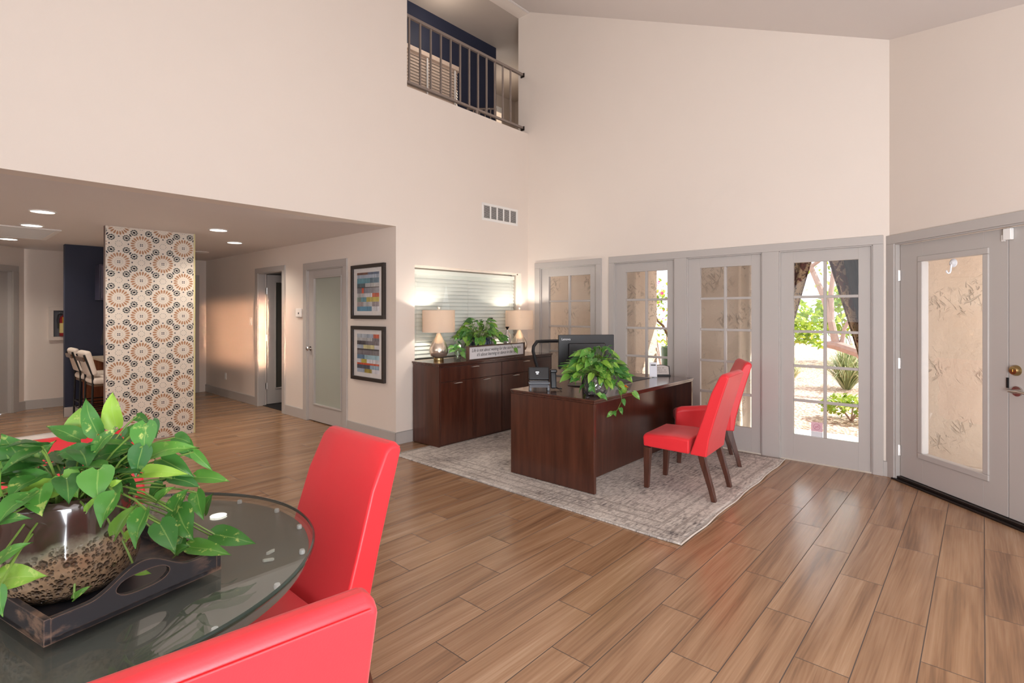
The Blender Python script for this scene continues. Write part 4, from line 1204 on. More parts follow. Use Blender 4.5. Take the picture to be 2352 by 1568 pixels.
# big table plant
def table_plant():
    rnd = random.Random(11)
    cx, cy, z0 = .24, 1.70, .7705
    t = thing('potted_pothos', 'large leafy pothos in a glazed brown pot on the black tray', 'plant', (cx, cy, z0))
    m, nt, b = new_mat('bubbled_glaze')
    co = objco(nt); sep = N(nt, 'ShaderNodeSeparateXYZ'); nt.links.new(co, sep.inputs[0])
    n = noise(nt, co, 14, 4, .6); n3 = noise(nt, co, 40, 4, .6)
    lvl = M(nt, 'ADD', sep.outputs[2], M(nt, 'ADD', M(nt, 'MULTIPLY', sep.outputs[0], -.12), M(nt, 'MULTIPLY', n, .06)))
    low = maprange(nt, lvl, .172, .16)
    rim = M(nt, 'MULTIPLY', maprange(nt, lvl, .186, .171), maprange(nt, lvl, .152, .164))
    up = mixc(nt, n, srgb(38, 46, 36), srgb(78, 46, 44))
    lo = mixc(nt, n3, srgb(84, 66, 54), srgb(168, 138, 108))
    col = mixc(nt, low, up, lo)
    col = mixc(nt, M(nt, 'MULTIPLY', rim, .5), col, srgb(150, 150, 130))
    vo = N(nt, 'ShaderNodeTexVoronoi'); nt.links.new(co, vo.inputs['Vector']); vo.inputs['Scale'].default_value = 48; vo.inputs['Randomness'].default_value = 1
    vo2 = N(nt, 'ShaderNodeTexVoronoi'); nt.links.new(co, vo2.inputs['Vector']); vo2.inputs['Scale'].default_value = 120
    pit = M(nt, 'MULTIPLY', M(nt, 'MAXIMUM', M(nt, 'SUBTRACT', 1.0, maprange(nt, vo.outputs['Distance'], .18, .36)), M(nt, 'MULTIPLY', M(nt, 'SUBTRACT', 1.0, maprange(nt, vo2.outputs['Distance'], .15, .5)), .7)), low)
    inp(nt, b, 'Base Color', mixc(nt, M(nt, 'MULTIPLY', pit, .75), col, srgb(58, 44, 38)))
    b.inputs['Roughness'].default_value = .13
    b.inputs['Coat Weight'].default_value = .6; b.inputs['Coat Roughness'].default_value = .05
    bump(nt, b, M(nt, 'SUBTRACT', 1.0, pit), 1.0, .012)
    mb = MB()
    mb.lathe([(.001, 0), (.085, 0), (.11, .007), (.136, .03), (.146, .062), (.147, .09), (.144, .118), (.139, .15), (.135, .19), (.133, .225), (.130, .238), (.124, .241), (.118, .236), (.120, .21), (.001, .208)], 64)
    mb.build('pot', m, t, smooth=True, angle=60)
    mb = MB(); chips(mb, (0, 0), .116, .212, 220, rnd); mb.build('bark', SOIL, t)
    fol = MB(); st = MB()
    for L in LEAVES:
        bs = Vector(L[:3]) - Vector((cx, cy, z0)); tp = Vector(L[3:6]) - Vector((cx, cy, z0))
        hint = -CAMD * .75 + Vector((0, 0, .75)) + Vector((rnd.uniform(-.3, .3), rnd.uniform(-.3, .3), 0))
        fol.leaf(bs, tp, L[6] * 1.14, hint, min(1, max(0, L[7] + rnd.uniform(-.08, .08))), droop=rnd.uniform(.08, .2), fold=rnd.uniform(.15, .35))
        a = math.atan2(bs.y, bs.x) + rnd.uniform(-.5, .5); q = rnd.uniform(.02, .09)
        root = Vector((q * math.cos(a), q * math.sin(a), .212))
        petiole(st, root, bs, rnd.uniform(.01, .035), .0024)
    # a ring of plain leaves behind, where the crown thickens
    for k in range(46):
        a = rnd.uniform(0, 2 * PI); q = rnd.uniform(.04, .17); z = .25 + rnd.uniform(.0, .13) * (1.15 - q / .17) + .0
        bs = Vector((q * math.cos(a), q * math.sin(a) + .02, z)); d = Vector((math.cos(a + rnd.uniform(-.6, .6)), math.sin(a), rnd.uniform(-.5, .3))).normalized()
        fol.leaf(bs, bs + d * rnd.uniform(.07, .1), rnd.uniform(.05, .07), (0, 0, 1), rnd.uniform(.1, .5)); petiole(st, (q * .3 * math.cos(a), q * .3 * math.sin(a), .212), bs, .02)
    fol.build('foliage', LEAFM, t, smooth=True, recalc=False, angle=180)
    st.build('stems', STEM, t, smooth=True)
table_plant()

def bushy(t, rnd, rim, zr, R, H, n, size, low=-.1, hang=0):
    """random pothos crown around the local origin: rim radius/height, reach R, height H"""
    fol, st = MB(), MB()
    for k in range(n):
        a = rnd.uniform(0, 2 * PI); e = rnd.random()
        q = rim * .5 + R * (e ** .6); z = zr + H * (1 - (q / (R + rim)) ** 1.6) * rnd.uniform(.25, 1) ** .7 + low * max(0, q / R - .7)
        bs = Vector((q * math.cos(a), q * math.sin(a), z))
        d = Vector((math.cos(a) + rnd.uniform(-.5, .5), math.sin(a) + rnd.uniform(-.5, .5), rnd.uniform(-.6, .6) - .35 * q / R)).normalized()
        s = size * rnd.uniform(.65, 1.15)
        fol.leaf(bs, bs + d * s, s * rnd.uniform(.52, .68), Vector((rnd.uniform(-.4, .4), rnd.uniform(-.4, .4), 1)) - CAMD * .6, rnd.uniform(.12, .9), droop=rnd.uniform(.05, .2))
        petiole(st, (rim * .4 * math.cos(a), rim * .4 * math.sin(a), zr - .02), bs, .03, .0018)
    for k in range(hang):      # leaves lying over the rim
        a = rnd.uniform(0, 2 * PI); q = rim + rnd.uniform(.0, .07); z = zr - rnd.uniform(-.07, .10)
        bs = Vector((q * math.cos(a), q * math.sin(a), z)); s = size * rnd.uniform(.6, 1)
        d = Vector((math.cos(a) * .5 + rnd.uniform(-.4, .4), math.sin(a) * .5 + rnd.uniform(-.4, .4), -rnd.uniform(.3, 1))).normalized()
        fol.leaf(bs, bs + d * s, s * .62, Vector((math.cos(a), math.sin(a), .5)), rnd.uniform(.25, .9), droop=.12)
        petiole(st, (rim * .6 * math.cos(a), rim * .6 * math.sin(a), zr), bs, .03, .0018)
    return fol, st
def vine(fol, st, path, size, rnd, r=.002, every=1):
    path = [Vector(p) for p in path]; st.tube(path, r, 6)
    for i, p in enumerate(path[1:], 1):
        d = (path[i] - path[i - 1]).normalized(); side = d.cross(Vector((0, 0, 1)))
        if side.length < .1: side = Vector((.667, -.745, 0))
        side.normalize(); sg = 1 if i % 2 else -1
        b = p + side * sg * size * .35 + Vector((0, 0, .01)); tip = b + (side * sg * .5 + d * .4 + Vector((0, 0, -.5))).normalized() * size
        st.tube([p, p.lerp(b, .6) + Vector((0, 0, .006)), b], r * .8, 5)
        fol.leaf(b, tip, size * .58, -CAMD + Vector((0, 0, .4)), rnd.uniform(.25, .8))
# desk plant
def desk_plant():
    rnd = random.Random(5)
    t = thing('desk_pothos', 'trailing pothos in a clear cut glass bowl on the front corner of the desk', 'plant', (3.765, 2.42, DT_))
    m, nt, b = new_mat('cut_glass'); b.inputs['Base Color'].default_value = (.93, .93, .95, 1); b.inputs['Roughness'].default_value = .04; b.inputs['Transmission Weight'].default_value = .95; b.inputs['IOR'].default_value = 1.5
    vo = N(nt, 'ShaderNodeTexVoronoi'); nt.links.new(objco(nt), vo.inputs['Vector']); vo.inputs['Scale'].default_value = 26
    bump(nt, b, vo.outputs['Distance'], .8, .015)
    mb = MB(); mb.lathe([(.001, 0), (.07, 0), (.085, .012), (.10, .06), (.104, .12), (.10, .165), (.094, .165), (.097, .12), (.092, .06), (.078, .018), (.001, .014)], 40); mb.build('glass_bowl', m, t, smooth=True, angle=60)
    mb = MB(); mb.lathe([(.001, .016), (.074, .02), (.087, .06), (.092, .12), (.089, .15), (.001, .155)], 30); mb.build('root_ball', pmat('tangled_roots', (96, 84, 74), .6, var=.6, vscale=70, bmp=1, bscale=60), t, smooth=True)
    fol, st = bushy(t, rnd, .09, .17, .20, .27, 170, .10, -.10, 34)
    P = Vector((3.765, 2.42, DT_))
    def loc(*ps): return [Vector(p) - P for p in ps]
    vine(fol, st, loc((3.77, 2.36, .90), (3.80, 2.29, .86), (3.85, 2.24, .79), (3.86, 2.232, .72), (3.80, 2.235, .655), (3.74, 2.235, .625), (3.70, 2.237, .64)), .062, rnd)
    vine(fol, st, loc((3.80, 2.36, .90), (3.90, 2.30, .85), (3.97, 2.262, .795), (4.03, 2.245, .76)), .085, rnd)
    vine(fol, st, loc((3.70, 2.38, .90), (3.64, 2.36, .83), (3.62, 2.33, .785), (3.66, 2.31, .772), (3.72, 2.305, .772)), .06, rnd)
    vine(fol, st, loc((3.82, 2.48, .95), (3.95, 2.45, .97), (4.07, 2.42, .94), (4.14, 2.4, .90)), .11, rnd)
    fol.build('foliage', LEAFM, t, smooth=True, recalc=False, angle=180); st.build('stems', STEM, t, smooth=True)
desk_plant()
CT = FZ + Hc       # credenza top
def cred_plant():
    rnd = random.Random(9)
    t = thing('credenza_pothos', 'pothos in a navy glazed pot behind the framed quote', 'plant', (4.485, 4.545, CT))
    m = pmat('navy_glaze_pot', (30, 40, 62), .12, var=.4, vscale=20, coat=.6)
    mb = MB(); mb.lathe([(.001, 0), (.11, 0), (.13, .02), (.155, .08), (.163, .15), (.158, .21), (.148, .245), (.14, .25), (.134, .24), (.14, .2), (.001, .2)], 40); mb.build('pot', m, t, smooth=True, angle=60)
    mb = MB(); chips(mb, (0, 0), .13, .203, 60, rnd); mb.build('bark', SOIL, t)
    fol, st = bushy(t, rnd, .14, .25, .2, .26, 120, .10, -.12, 12)
    P = Vector((4.485, 4.545, CT))
    def loc(*ps): return [Vector(p) - P for p in ps]
    vine(fol, st, loc((4.40, 4.5, 1.17), (4.25, 4.46, 1.2), (4.12, 4.45, 1.15), (4.06, 4.45, 1.06), (4.05, 4.44, .99)), .095, rnd)
    vine(fol, st, loc((4.6, 4.45, 1.16), (4.75, 4.40, 1.13), (4.86, 4.37, 1.05), (4.9, 4.352, .99)), .08, rnd)
    vine(fol, st, loc((4.55, 4.42, 1.15), (4.58, 4.375, 1.09), (4.62, 4.36, 1.04)), .06, rnd)
    fol.build('foliage', LEAFM, t, smooth=True, recalc=False, angle=180); st.build('stems', STEM, t, smooth=True)
cred_plant()
def cutting():
    rnd = random.Random(2)
    t = thing('pothos_cutting', 'pothos cutting in a small clear glass of water left of the framed quote', 'plant', (4.03, 4.44, CT))
    mb = MB(); mb.lathe([(.001, 0), (.035, 0), (.042, .02), (.045, .07), (.034, .1), (.036, .115), (.032, .115), (.030, .1), (.041, .07), (.038, .02), (.001, .006)], 24); mb.build('glass_jar', glassmat('jar_glass', (.93, .96, .94), 1.5), t, smooth=True)
    fol, st = MB(), MB()
    for a, r_, h, s in ((2.6, .10, .16, .08), (3.4, .16, .12, .09), (.5, .06, .2, .085), (1.4, .03, .24, .08), (4.6, .04, .17, .07), (5.5, .07, .13, .07)):
        bs = Vector((r_ * .5 * math.cos(a), r_ * .5 * math.sin(a), h)); tip = bs + Vector((math.cos(a), math.sin(a) * .5, -.3)).normalized() * s
        fol.leaf(bs, tip, s * .6, -CAMD + Vector((0, 0, .8)), rnd.uniform(.1, .5)); st.tube([(0, 0, .02), (r_ * .15 * math.cos(a), r_ * .15 * math.sin(a), h * .6), bs], .002, 6)
    fol.build('foliage', LEAFM, t, smooth=True, recalc=False, angle=180); st.build('stems', STEM, t, smooth=True)
cutting()

# ---------------------------------------------------------------- lamps and ornaments on the credenza
MERC = pmat('mercury_glass', (232, 218, 202), .22, .85, var=.18, vscale=24, bmp=.1, bscale=40)
SHADE = new_mat('linen_shade')
def shade_mat():
    m, nt, b = SHADE
    co = objco(nt, (1, 1, 1)); n = noise(nt, co, 220, 2)
    c = mixc(nt, n, srgb(222, 206, 188), srgb(234, 218, 202)); inp(nt, b, 'Base Color', c); b.inputs['Roughness'].default_value = .9
    out = nt.nodes['Material Output']; tl = N(nt, 'ShaderNodeBsdfTranslucent'); nt.links.new(c, tl.inputs[0])
    mx = N(nt, 'ShaderNodeMixShader'); mx.inputs[0].default_value = .3
    nt.links.new(b.outputs[0], mx.inputs[1]); nt.links.new(tl.outputs[0], mx.inputs[2]); nt.links.new(mx.outputs[0], out.inputs[0])
shade_mat(); SHADE = SHADE[0]
BULB = new_mat('warm_bulb'); BULB[2].inputs['Emission Color'].default_value = (1, .85, .65, 1); BULB[2].inputs['Emission Strength'].default_value = 6; BULB = BULB[0]
def lamp(x, y, label):
    t = thing('table_lamp', label, 'lamp', (x, y, CT), 0, 'mercury glass lamps on the credenza')
    mb = MB(); mb.lathe([(.001, 0), (.056, 0), (.058, .008), (.056, .03), (.05, .034), (.001, .034)], 32); mb.build('lamp_foot', BRASS, t, smooth=True)
    mb = MB(); mb.lathe([(.001, .034), (.06, .036), (.088, .055), (.107, .09), (.109, .125), (.098, .165), (.075, .21), (.05, .25), (.03, .285), (.022, .305), (.022, .315), (.001, .315)], 40); mb.build('lamp_body', MERC, t, smooth=True)
    mb = MB(); mb.cyl((0, 0, .315), (0, 0, .40), .012, 14); mb.tube([(0, 0, .314), (0, 0, .322), (0, 0, .332)], [.028, .03, .02], 18); mb.cyl((0, 0, .40), (0, 0, .578), .004, 8); mb.build('lamp_neck', STEEL, t, smooth=True)
    mb = MB(); n = 48; Rr, z0, z1 = .183, .322, .572
    a = [[(Rr * k_ * math.cos(2 * PI * k / n), Rr * k_ * math.sin(2 * PI * k / n), z) for k in range(n)] for k_, z in ((1, z0), (1, z1), (.985, z1), (.985, z0))]
    mb.loft([a[0], a[1], a[2], a[3], a[0]], 0, close=False); mb.build('lamp_shade', SHADE, t, smooth=True, angle=40)
    mb = MB()
    for k in range(3):
        an = 2 * PI * k / 3; mb.tube([(0, 0, .555), (Rr * .985 * math.cos(an), Rr * .985 * math.sin(an), .567)], .002, 6)
    mb.build('shade_spider', STEEL, t)
    mb = MB(); mb.tube([(0, 0, .576), (0, 0, .582), (0, 0, .594), (0, 0, .606), (0, 0, .612)], [.012, .008, .016, .016, .006], 14); mb.build('finial', STEEL, t, smooth=True)
    mb = MB(); mb.ball((.03, 0, .45), .022, 12); mb.build('bulb', BULB, t, smooth=True)
    light('lamp_glow', 'POINT', (x + .03, y, CT + .482), (0, 0, -1), LAMPW, (1, .92, .82), .03)
LAMPW = 16
lamp(3.885, 4.595, 'silver gold mercury glass lamp at the left end of the credenza')
lamp(5.27, 4.59, 'silver gold mercury glass lamp at the right end of the credenza, by the corner')
def bottle(x, y, h, label):
    t = thing('silver_bottle', label, 'bottle', (x, y, CT), 0, 'tall silver bottles')
    m = pmat('beaded_silver', (212, 206, 204), .2, 1.0, var=.25, vscale=70, bmp=1.0, bscale=55)
    mb = MB(); mb.lathe([(.001, 0), (.04, 0), (.05, .03), (.052, h * .35), (.046, h * .6), (.03, h * .75), (.014, h * .83), (.011, h * .9), (.001, h * .9)], 24); mb.build('bottle_body', m, t, smooth=True)
    mb = MB(); mb.lathe([(.001, h * .9), (.011, h * .9), (.012, h * .93), (.026, h), (.022, h * 1.005), (.001, h * .985)], 20); mb.build('stopper', DARKM, t, smooth=True)
bottle(4.76, 4.62, .475, 'taller silver bottle rising behind the pothos leaves on the credenza')
bottle(5.0, 4.56, .36, 'shorter beaded silver bottle left of the right hand lamp')
def quote_sign():
    ang = math.radians(4.3)
    t = thing('quote_sign', 'long framed white sign with handwritten quote on the credenza', 'sign', (4.61, 4.365, CT), ang)
    W_, H_, f = .535, .165, .014
    FR = wood('brown_sign_frame', (64, 44, 34), (96, 70, 56), (2, 20, 20), .5, .1)
    mb = MB(); mb.box((-W_, -.02, 0), (W_, .02, f)); mb.box((-W_, -.02, H_ - f), (W_, .02, H_)); mb.box((-W_, -.02, f), (-W_ + f, .02, H_ - f)); mb.box((W_ - f, -.02, f), (W_, .02, H_ - f)); mb.build('frame', FR, t, bevel=.002)
    mb = MB(); mb.box((-W_ + f, -.004, f), (W_ - f, .004, H_ - f)); mb.build('panel', pmat('white_sign_board', (228, 222, 222), .5, var=.02), t)
    INK = pmat('black_ink', (24, 22, 24), .6)
    for body, x, z in (('Life is not about waiting for the storm to pass,', 0, .094), ("it's about learning to dance in the rain", 0, .043)):
        M4 = Matrix.Translation((x, -.0046, z)) @ Matrix.Rotation(PI / 2, 4, 'X') @ Matrix.Diagonal((.92, 1, 1, 1))
        text_obj('lettering', body, .054, INK, t, M4, shear=.35, extrude=.0004, align='CENTER', spacing=1.0)
quote_sign()
# ---------------------------------------------------------------- on the desk
t = thing('computer_monitor', 'black desktop monitor seen from behind on the desk', 'monitor', (4.197, 2.81, DT_), math.radians(-40))
mb = MB(); mb.box((-.27, -.010, .155), (.27, .022, .478)); mb.build('screen', BLACK, t, bevel=.005)
mb = MB(); mb.box((-.18, -.035, .20), (.18, -.009, .40)); mb.build('rear_housing', BLACK, t, bevel=.012, seg=3)
mb = MB(); mb.taper((0, -.03, .008), (.10, .05, 0), (0, -.045, .33), (.08, .03, 0)); mb.build('stand', BLACK, t, bevel=.006)
mb = MB(); mb.lathe([(.001, 0), (.115, 0), (.12, .004), (.112, .010), (.001, .012)], 36, (-.06, .0, 0)); mb.build('stand_base', BLACK, t, smooth=True)
text_obj('logo', 'Lenovo', .030, pmat('white_logo', (232, 232, 236), .5), t, Matrix.Translation((-.245, -.0102, .428)) @ Matrix.Rotation(PI / 2, 4, 'X'), extrude=.0006, spacing=.98)
t = thing('desk_phone', 'black office telephone seen from behind on the left end of the desk', 'phone', (3.67, 2.925, DT_), math.radians(-47))
mb = MB(); mb.taper((-.03, .0, .03), (.175, .13, 0), (-.03, .02, .085), (.165, .11, 0)); mb.box((-.118, -.06, 0), (-.098, .05, .05)); mb.box((.04, -.06, 0), (.06, .05, .05)); mb.build('base', GREYP, t, bevel=.004)
mb = MB(); mb.obox((-.03, .015, .145), (.185, .03, .115), Matrix.Rotation(math.radians(-20), 3, 'X')); mb.build('display', BLACK, t, bevel=.01, seg=3)
mb = MB(); mb.box((-.125, -.062, .062), (.065, .0, .075)); mb.build('rear_tray', GREYP, t, bevel=.003)
mb = MB(); mb.obox((.10, .01, .095), (.05, .05, .165), Matrix.Rotation(math.radians(-12), 3, 'X')); mb.obox((.10, .0, .17), (.062, .06, .03)); mb.build('handset', BLACK, t, bevel=.01, seg=3)
mb = MB(); mb.obox((-.045, -.0095, .16), (.028, .004, .008)); mb.obox((-.045, -.0090, .145), (.016, .004, .005)); mb.build('badge', STEEL, t)
mb = MB(); mb.tube([(.125, .0, .02), (.15, -.03, .012), (.17, -.02, .012), (.165, .03, .012)], .006, 8); mb.build('handset_cord', BLACK, t, smooth=True)
mb = MB(); mb.box((4.46, 2.60, 0), (5.08, 3.05, .004))
tag(mb.build('desk_pad', pmat('black_leather', (40, 36, 36), .5), loc=(0, 0, DT_ + .0005), bevel=.0015), 'black desk pad lying at the right of the monitor', 'pad')
t = thing('card_stand', 'clear acrylic stand with a tall white card on the right of the desk', 'stand', (5.17, 2.615, DT_), math.radians(-58))
R = Matrix.Rotation(math.radians(-14), 3, 'X')
mb = MB(); mb.obox((0, .0, .082), (.078, .004, .155), R); mb.build('card', pmat('white_card', (226, 226, 234), .4, var=.01), t)
mb = MB(); mb.obox((0, -.019, .132), (.05, .002, .011), R); mb.build('printed_bar', BLACK, t)
mb = MB(); mb.box((-.042, -.035, 0), (.042, .03, .006)); mb.obox((0, -.004, .03), (.084, .003, .05), R); mb.build('acrylic_foot', CLR, t)
t = thing('desk_plaque', 'small arched black framed notice beside the white card on the desk', 'sign', (5.33, 2.60, DT_), math.radians(-47))
def arch(w_, h, k, n=10): return [(-w_, 0), (w_, 0)] + [(w_ - 2 * w_ * i / n, h + k * math.sin(PI * i / n)) for i in range(n + 1)]
R4 = Matrix.Rotation(math.radians(-16), 4, 'X')
def tilt(o):
    o.data.transform(Matrix.Translation((0, 0, .004)) @ R4); return o
mb = MB(); mb.prism(arch(.098, .105, .018), 'y', 0, .012); tilt(mb.build('frame', BLACK, t, bevel=.002))
mb = MB(); mb.prism(arch(.086, .085, .016), 'y', -.003, .001); o = mb.build('notice', pmat('silver_notice', (196, 186, 180), .4, var=.02), t); o.data.transform(Matrix.Translation((0, 0, .014))); tilt(o)
mb = MB(); rnd = random.Random(4)
for z, segs in ((.078, ((-.045, .0), (.012, .035))), (.056, ((-.055, .02), (.032, .055))), (.034, ((-.06, -.04), (-.03, .06)))):
    for a, b in segs:
        x = a
        while x < b:
            l = rnd.uniform(.003, .007); mb.box((x, -.0042, z - rnd.uniform(.002, .005)), (x + l, -.0032, z + rnd.uniform(.002, .006))); x += l + .003
o = mb.build('lettering', pmat('faint_ink', (120, 108, 104), .6), t); o.data.transform(Matrix.Translation((0, 0, .006))); tilt(o)
mb = MB(); mb.box((-.1, -.012, 0), (.1, .035, .014)); mb.build('foot', BLACK, t, bevel=.002)
t = thing('candy_dish', 'clear square dish of orange candies near the front edge of the desk', 'dish', (4.185, 2.405, DT_), math.radians(10))
mb = MB(); rr = []
for w_, z in ((.05, 0), (.062, .05), (.058, .05), (.047, .006)): rr.append([(-w_, -w_, z), (w_, -w_, z), (w_, w_, z), (-w_, w_, z)])
mb.loft(rr); mb.build('dish', CLR, t)
rnd = random.Random(8)
ORM = pmat('orange_wrapper', (240, 120, 30), .25, var=.15, vscale=40); YOM = pmat('amber_wrapper', (245, 170, 70), .25, var=.15, vscale=40)
for k in range(14):
    mb = MB(); mb.ball((0, 0, 0), .012, 10, sz=.8)
    layer = k // 7
    tag(mb.build('candy', ORM if k % 3 else YOM, loc=(4.185 + rnd.uniform(-.034, .034), 2.405 + rnd.uniform(-.034, .034), DT_ + .018 + .016 * layer), smooth=True), 'small orange wrapped candy in the clear dish', 'candy', 'candies in the dish')
t = thing('twig_ornament', 'small dark twiggy ornament left of the glass bowl on the desk', 'ornament', (3.60, 2.40, DT_))
mb = MB()
for k in range(9):
    a = rnd.uniform(0, 2 * PI); h = rnd.uniform(.03, .075); r_ = rnd.uniform(.01, .035)
    mb.tube([(0, 0, .004), (r_ * .4 * math.cos(a), r_ * .4 * math.sin(a), h * .6), (r_ * math.cos(a), r_ * math.sin(a), h)], [.003, .0025, .0015], 6)
mb.build('twigs', BLACK, t, smooth=True)
mb = MB(); mb.lathe([(.001, 0), (.022, 0), (.02, .006), (.001, .008)], 14); mb.build('ornament_base', BLACK, t)
# office chair behind the desk
MESH = new_mat('chair_mesh')
def mesh_mat():
    m, nt, b = MESH
    b.inputs['Base Color'].default_value = srgb(46, 42, 44); b.inputs['Roughness'].default_value = .8
    out = nt.nodes['Material Output']; tr_ = N(nt, 'ShaderNodeBsdfTransparent'); mx = N(nt, 'ShaderNodeMixShader'); mx.inputs[0].default_value = .5
    nt.links.new(tr_.outputs[0], mx.inputs[1]); nt.links.new(b.outputs[0], mx.inputs[2]); nt.links.new(mx.outputs[0], out.inputs[0])
mesh_mat(); MESH = MESH[0]
t = thing('office_chair', 'black office chair with mesh back behind the desk', 'chair', (4.70, 3.45, FZ), math.radians(150))
def bk(u, v):   # back surface: u -1..1 across, v 0..1 up
    w_ = .13 + .145 * v ** .8
    if v > .78: w_ -= .075 * ((v - .78) / .22) ** 2.2
    return (u * w_, -.24 - .10 * v + .05 * u * u - .02 * math.sin(PI * v), .56 + .545 * v)
loop = [bk(-1 + 2 * i / 8, 0) for i in range(9)] + [bk(1, i / 10) for i in range(1, 11)] + [bk(1 - 2 * i / 8, 1 + .0 * i) for i in range(1, 9)] + [bk(-1, 1 - i / 10) for i in range(1, 11)]
mb = MB(); mb.tube(loop, .019, 8); mb.build('back_frame', BLACK, t, smooth=True)
mb = MB(); n = 10; vs = [bk(-1 + 2 * i / n, j / n) for j in range(n + 1) for i in range(n + 1)]; vs2 = [(x, y - .004, z) for x, y, z in vs]
F_ = [(j * (n + 1) + i, j * (n + 1) + i + 1, (j + 1) * (n + 1) + i + 1, (j + 1) * (n + 1) + i) for j in range(n) for i in range(n)]
mb.add(vs, F_); mb.build('mesh_back', MESH, t, smooth=True)
mb = MB(); mb.box((-.24, -.22, .46), (.24, .25, .53)); mb.build('seat', BLACK, t, bevel=.03, seg=3)
mb = MB(); mb.tube([(0, -.1, .45), (0, -.24, .44), (0, -.3, .52), (0, -.285, .62)], .022, 8); mb.build('back_support', BLACK, t, smooth=True)
for sx in (-1, 1):
    mb = MB(); mb.tube([(sx * .2, 0, .46), (sx * .29, 0, .48), (sx * .3, 0, .64)], .016, 8); mb.box((sx * .3 - .04, -.13, .64), (sx * .3 + .04, .12, .67)); mb.build('armrest', BLACK, t, bevel=.01)
mb = MB(); mb.cyl((0, 0, .1), (0, 0, .46), .028, 14); mb.build('gas_lift', BLACKM, t, smooth=True)
for k in range(5):
    a = 2 * PI * k / 5; mb = MB(); mb.tube([(0, 0, .11), (.15 * math.cos(a), .15 * math.sin(a), .10), (.29 * math.cos(a), .29 * math.sin(a), .07)], [.03, .024, .018], 8)
    l_ = mb.build('base_leg', BLACK, t, smooth=True)
    mb = MB(); mb.cyl((.29 * math.cos(a) - .018 * math.sin(a), .29 * math.sin(a) + .018 * math.cos(a), .028), (.29 * math.cos(a) + .018 * math.sin(a), .29 * math.sin(a) - .018 * math.cos(a), .028), .028, 14); mb.build('caster', BLACK, l_, smooth=True)
# no smoking sticker on the fourth French door
d4 = bpy.data.objects['door_4']
STP = pmat('pale_pink_sticker', (232, 190, 200), .5, var=.02); STW = pmat('white_sticker', (226, 226, 230), .5, var=.02); STR = pmat('rose_print', (205, 140, 155), .5)
ys = .0365
t = thing('door_sticker', 'small pink and white no smoking sticker low on the glass of the fourth French door', 'sticker', (XB, yb, 0), RZB)
xa, xb_ = by(1.237), by(1.139)
mb = MB(); mb.box((xa, ys, .305), (xb_, ys + .0015, .394)); mb.build('sticker_panel', STP, t)
mb = MB(); mb.box((xa, ys, .256), (xb_, ys + .0015, .304)); mb.build('sticker_strip', STW, t)
mb = MB(); c = ((xa + xb_) / 2, ys - .0006, .35); n = 28
mb.tube([(c[0] + .028 * math.cos(2 * PI * k / n), c[1], c[2] + .028 * math.sin(2 * PI * k / n)) for k in range(n + 1)], .0022, 6)
mb.tube([(c[0] - .019, c[1], c[2] - .019), (c[0] + .019, c[1], c[2] + .019)], .0022, 6); mb.box((c[0] - .017, c[1] - .0005, c[2] - .003), (c[0] + .017, c[1] + .0005, c[2] + .003))
mb.build('prohibition_symbol', STR, t)

# ---------------------------------------------------------------- outside: porch and garden
mb = MB(); mb.prism([(2.9, -6), (30, -6), (30, 14), (5.85, 14), (5.85, .7), (2.9, -2.25)], 'z', -.3, -.055)
GRAV = new_mat('gravel')
def gravel():
    m, nt, b = GRAV
    co = objco(nt); vo = N(nt, 'ShaderNodeTexVoronoi'); nt.links.new(co, vo.inputs['Vector']); vo.inputs['Scale'].default_value = 26
    sp = N(nt, 'ShaderNodeSeparateColor'); nt.links.new(vo.outputs['Color'], sp.inputs[0])
    inp(nt, b, 'Base Color', mixc(nt, sp.outputs[0], srgb(150, 112, 92), srgb(226, 200, 180))); b.inputs['Roughness'].default_value = .95
    bump(nt, b, vo.outputs['Distance'], 1.0, .03)
gravel()
struct(mb.build('ground', GRAV[0]))
mb = MB(); mb.prism([(5.83, .66), (5.0, -.19), (5.6, -3), (7.45, -3), (7.45, 9), (5.83, 9)], 'z', -.054, -.04); struct(mb.build('floor_porch', CONC))
PR = dict(a=(6.7, 3.66, 7.38, 6.2), b=(6.7, 2.227, 7.38, 3.1), c=(6.7, -1.2, 7.38, .74))
for nm, (x0, y0, x1, y1) in PR.items():
    mb = MB(); mb.box((x0, y0, -.054), (x1, y1, 2.62)); struct(mb.build('wall_porch_' + dict(a='north', b='middle', c='south')[nm], STUCCO, bevel=.03, seg=3))
mb = MB(); mb.box((5.84, .2, 2.62), (8.2, 4.9, 2.8)); mb.prism([(5.84, .2), (4.2, -1.44), (5.0, -2.6), (7.9, -2.6), (7.9, .2)], 'z', 2.62, 2.8); struct(mb.build('ceiling_porch_sunshade', STUCCO))  # unseen roof; south wing and overhang added to block sun and sky
# drapes in the porch arch
def drape_mat():
    m, nt, b = new_mat('floral_drape')
    at = N(nt, 'ShaderNodeAttribute'); at.attribute_name = 'leaf'
    sep = N(nt, 'ShaderNodeSeparateXYZ'); nt.links.new(at.outputs['Vector'], sep.inputs[0])
    co = objco(nt)
    def blot(scale, dist, lo, hi):
        n = N(nt, 'ShaderNodeTexNoise'); nt.links.new(co, n.inputs['Vector']); n.inputs['Scale'].default_value = scale; n.inputs['Detail'].default_value = 2; n.inputs['Distortion'].default_value = dist
        return M(nt, 'MULTIPLY', M(nt, 'GREATER_THAN', n.outputs[0], lo), M(nt, 'LESS_THAN', n.outputs[0], hi))
    rose = mixc(nt, blot(5.5, .8, .53, 1), srgb(164, 138, 108), srgb(92, 44, 38))
    rose = mixc(nt, blot(7, 2.5, .47, .515), rose, srgb(48, 34, 30))
    dark = srgb(38, 31, 32)
    inp(nt, b, 'Base Color', mixc(nt, M(nt, 'GREATER_THAN', sep.outputs[0], .74), dark, rose)); b.inputs['Roughness'].default_value = .85
    return m
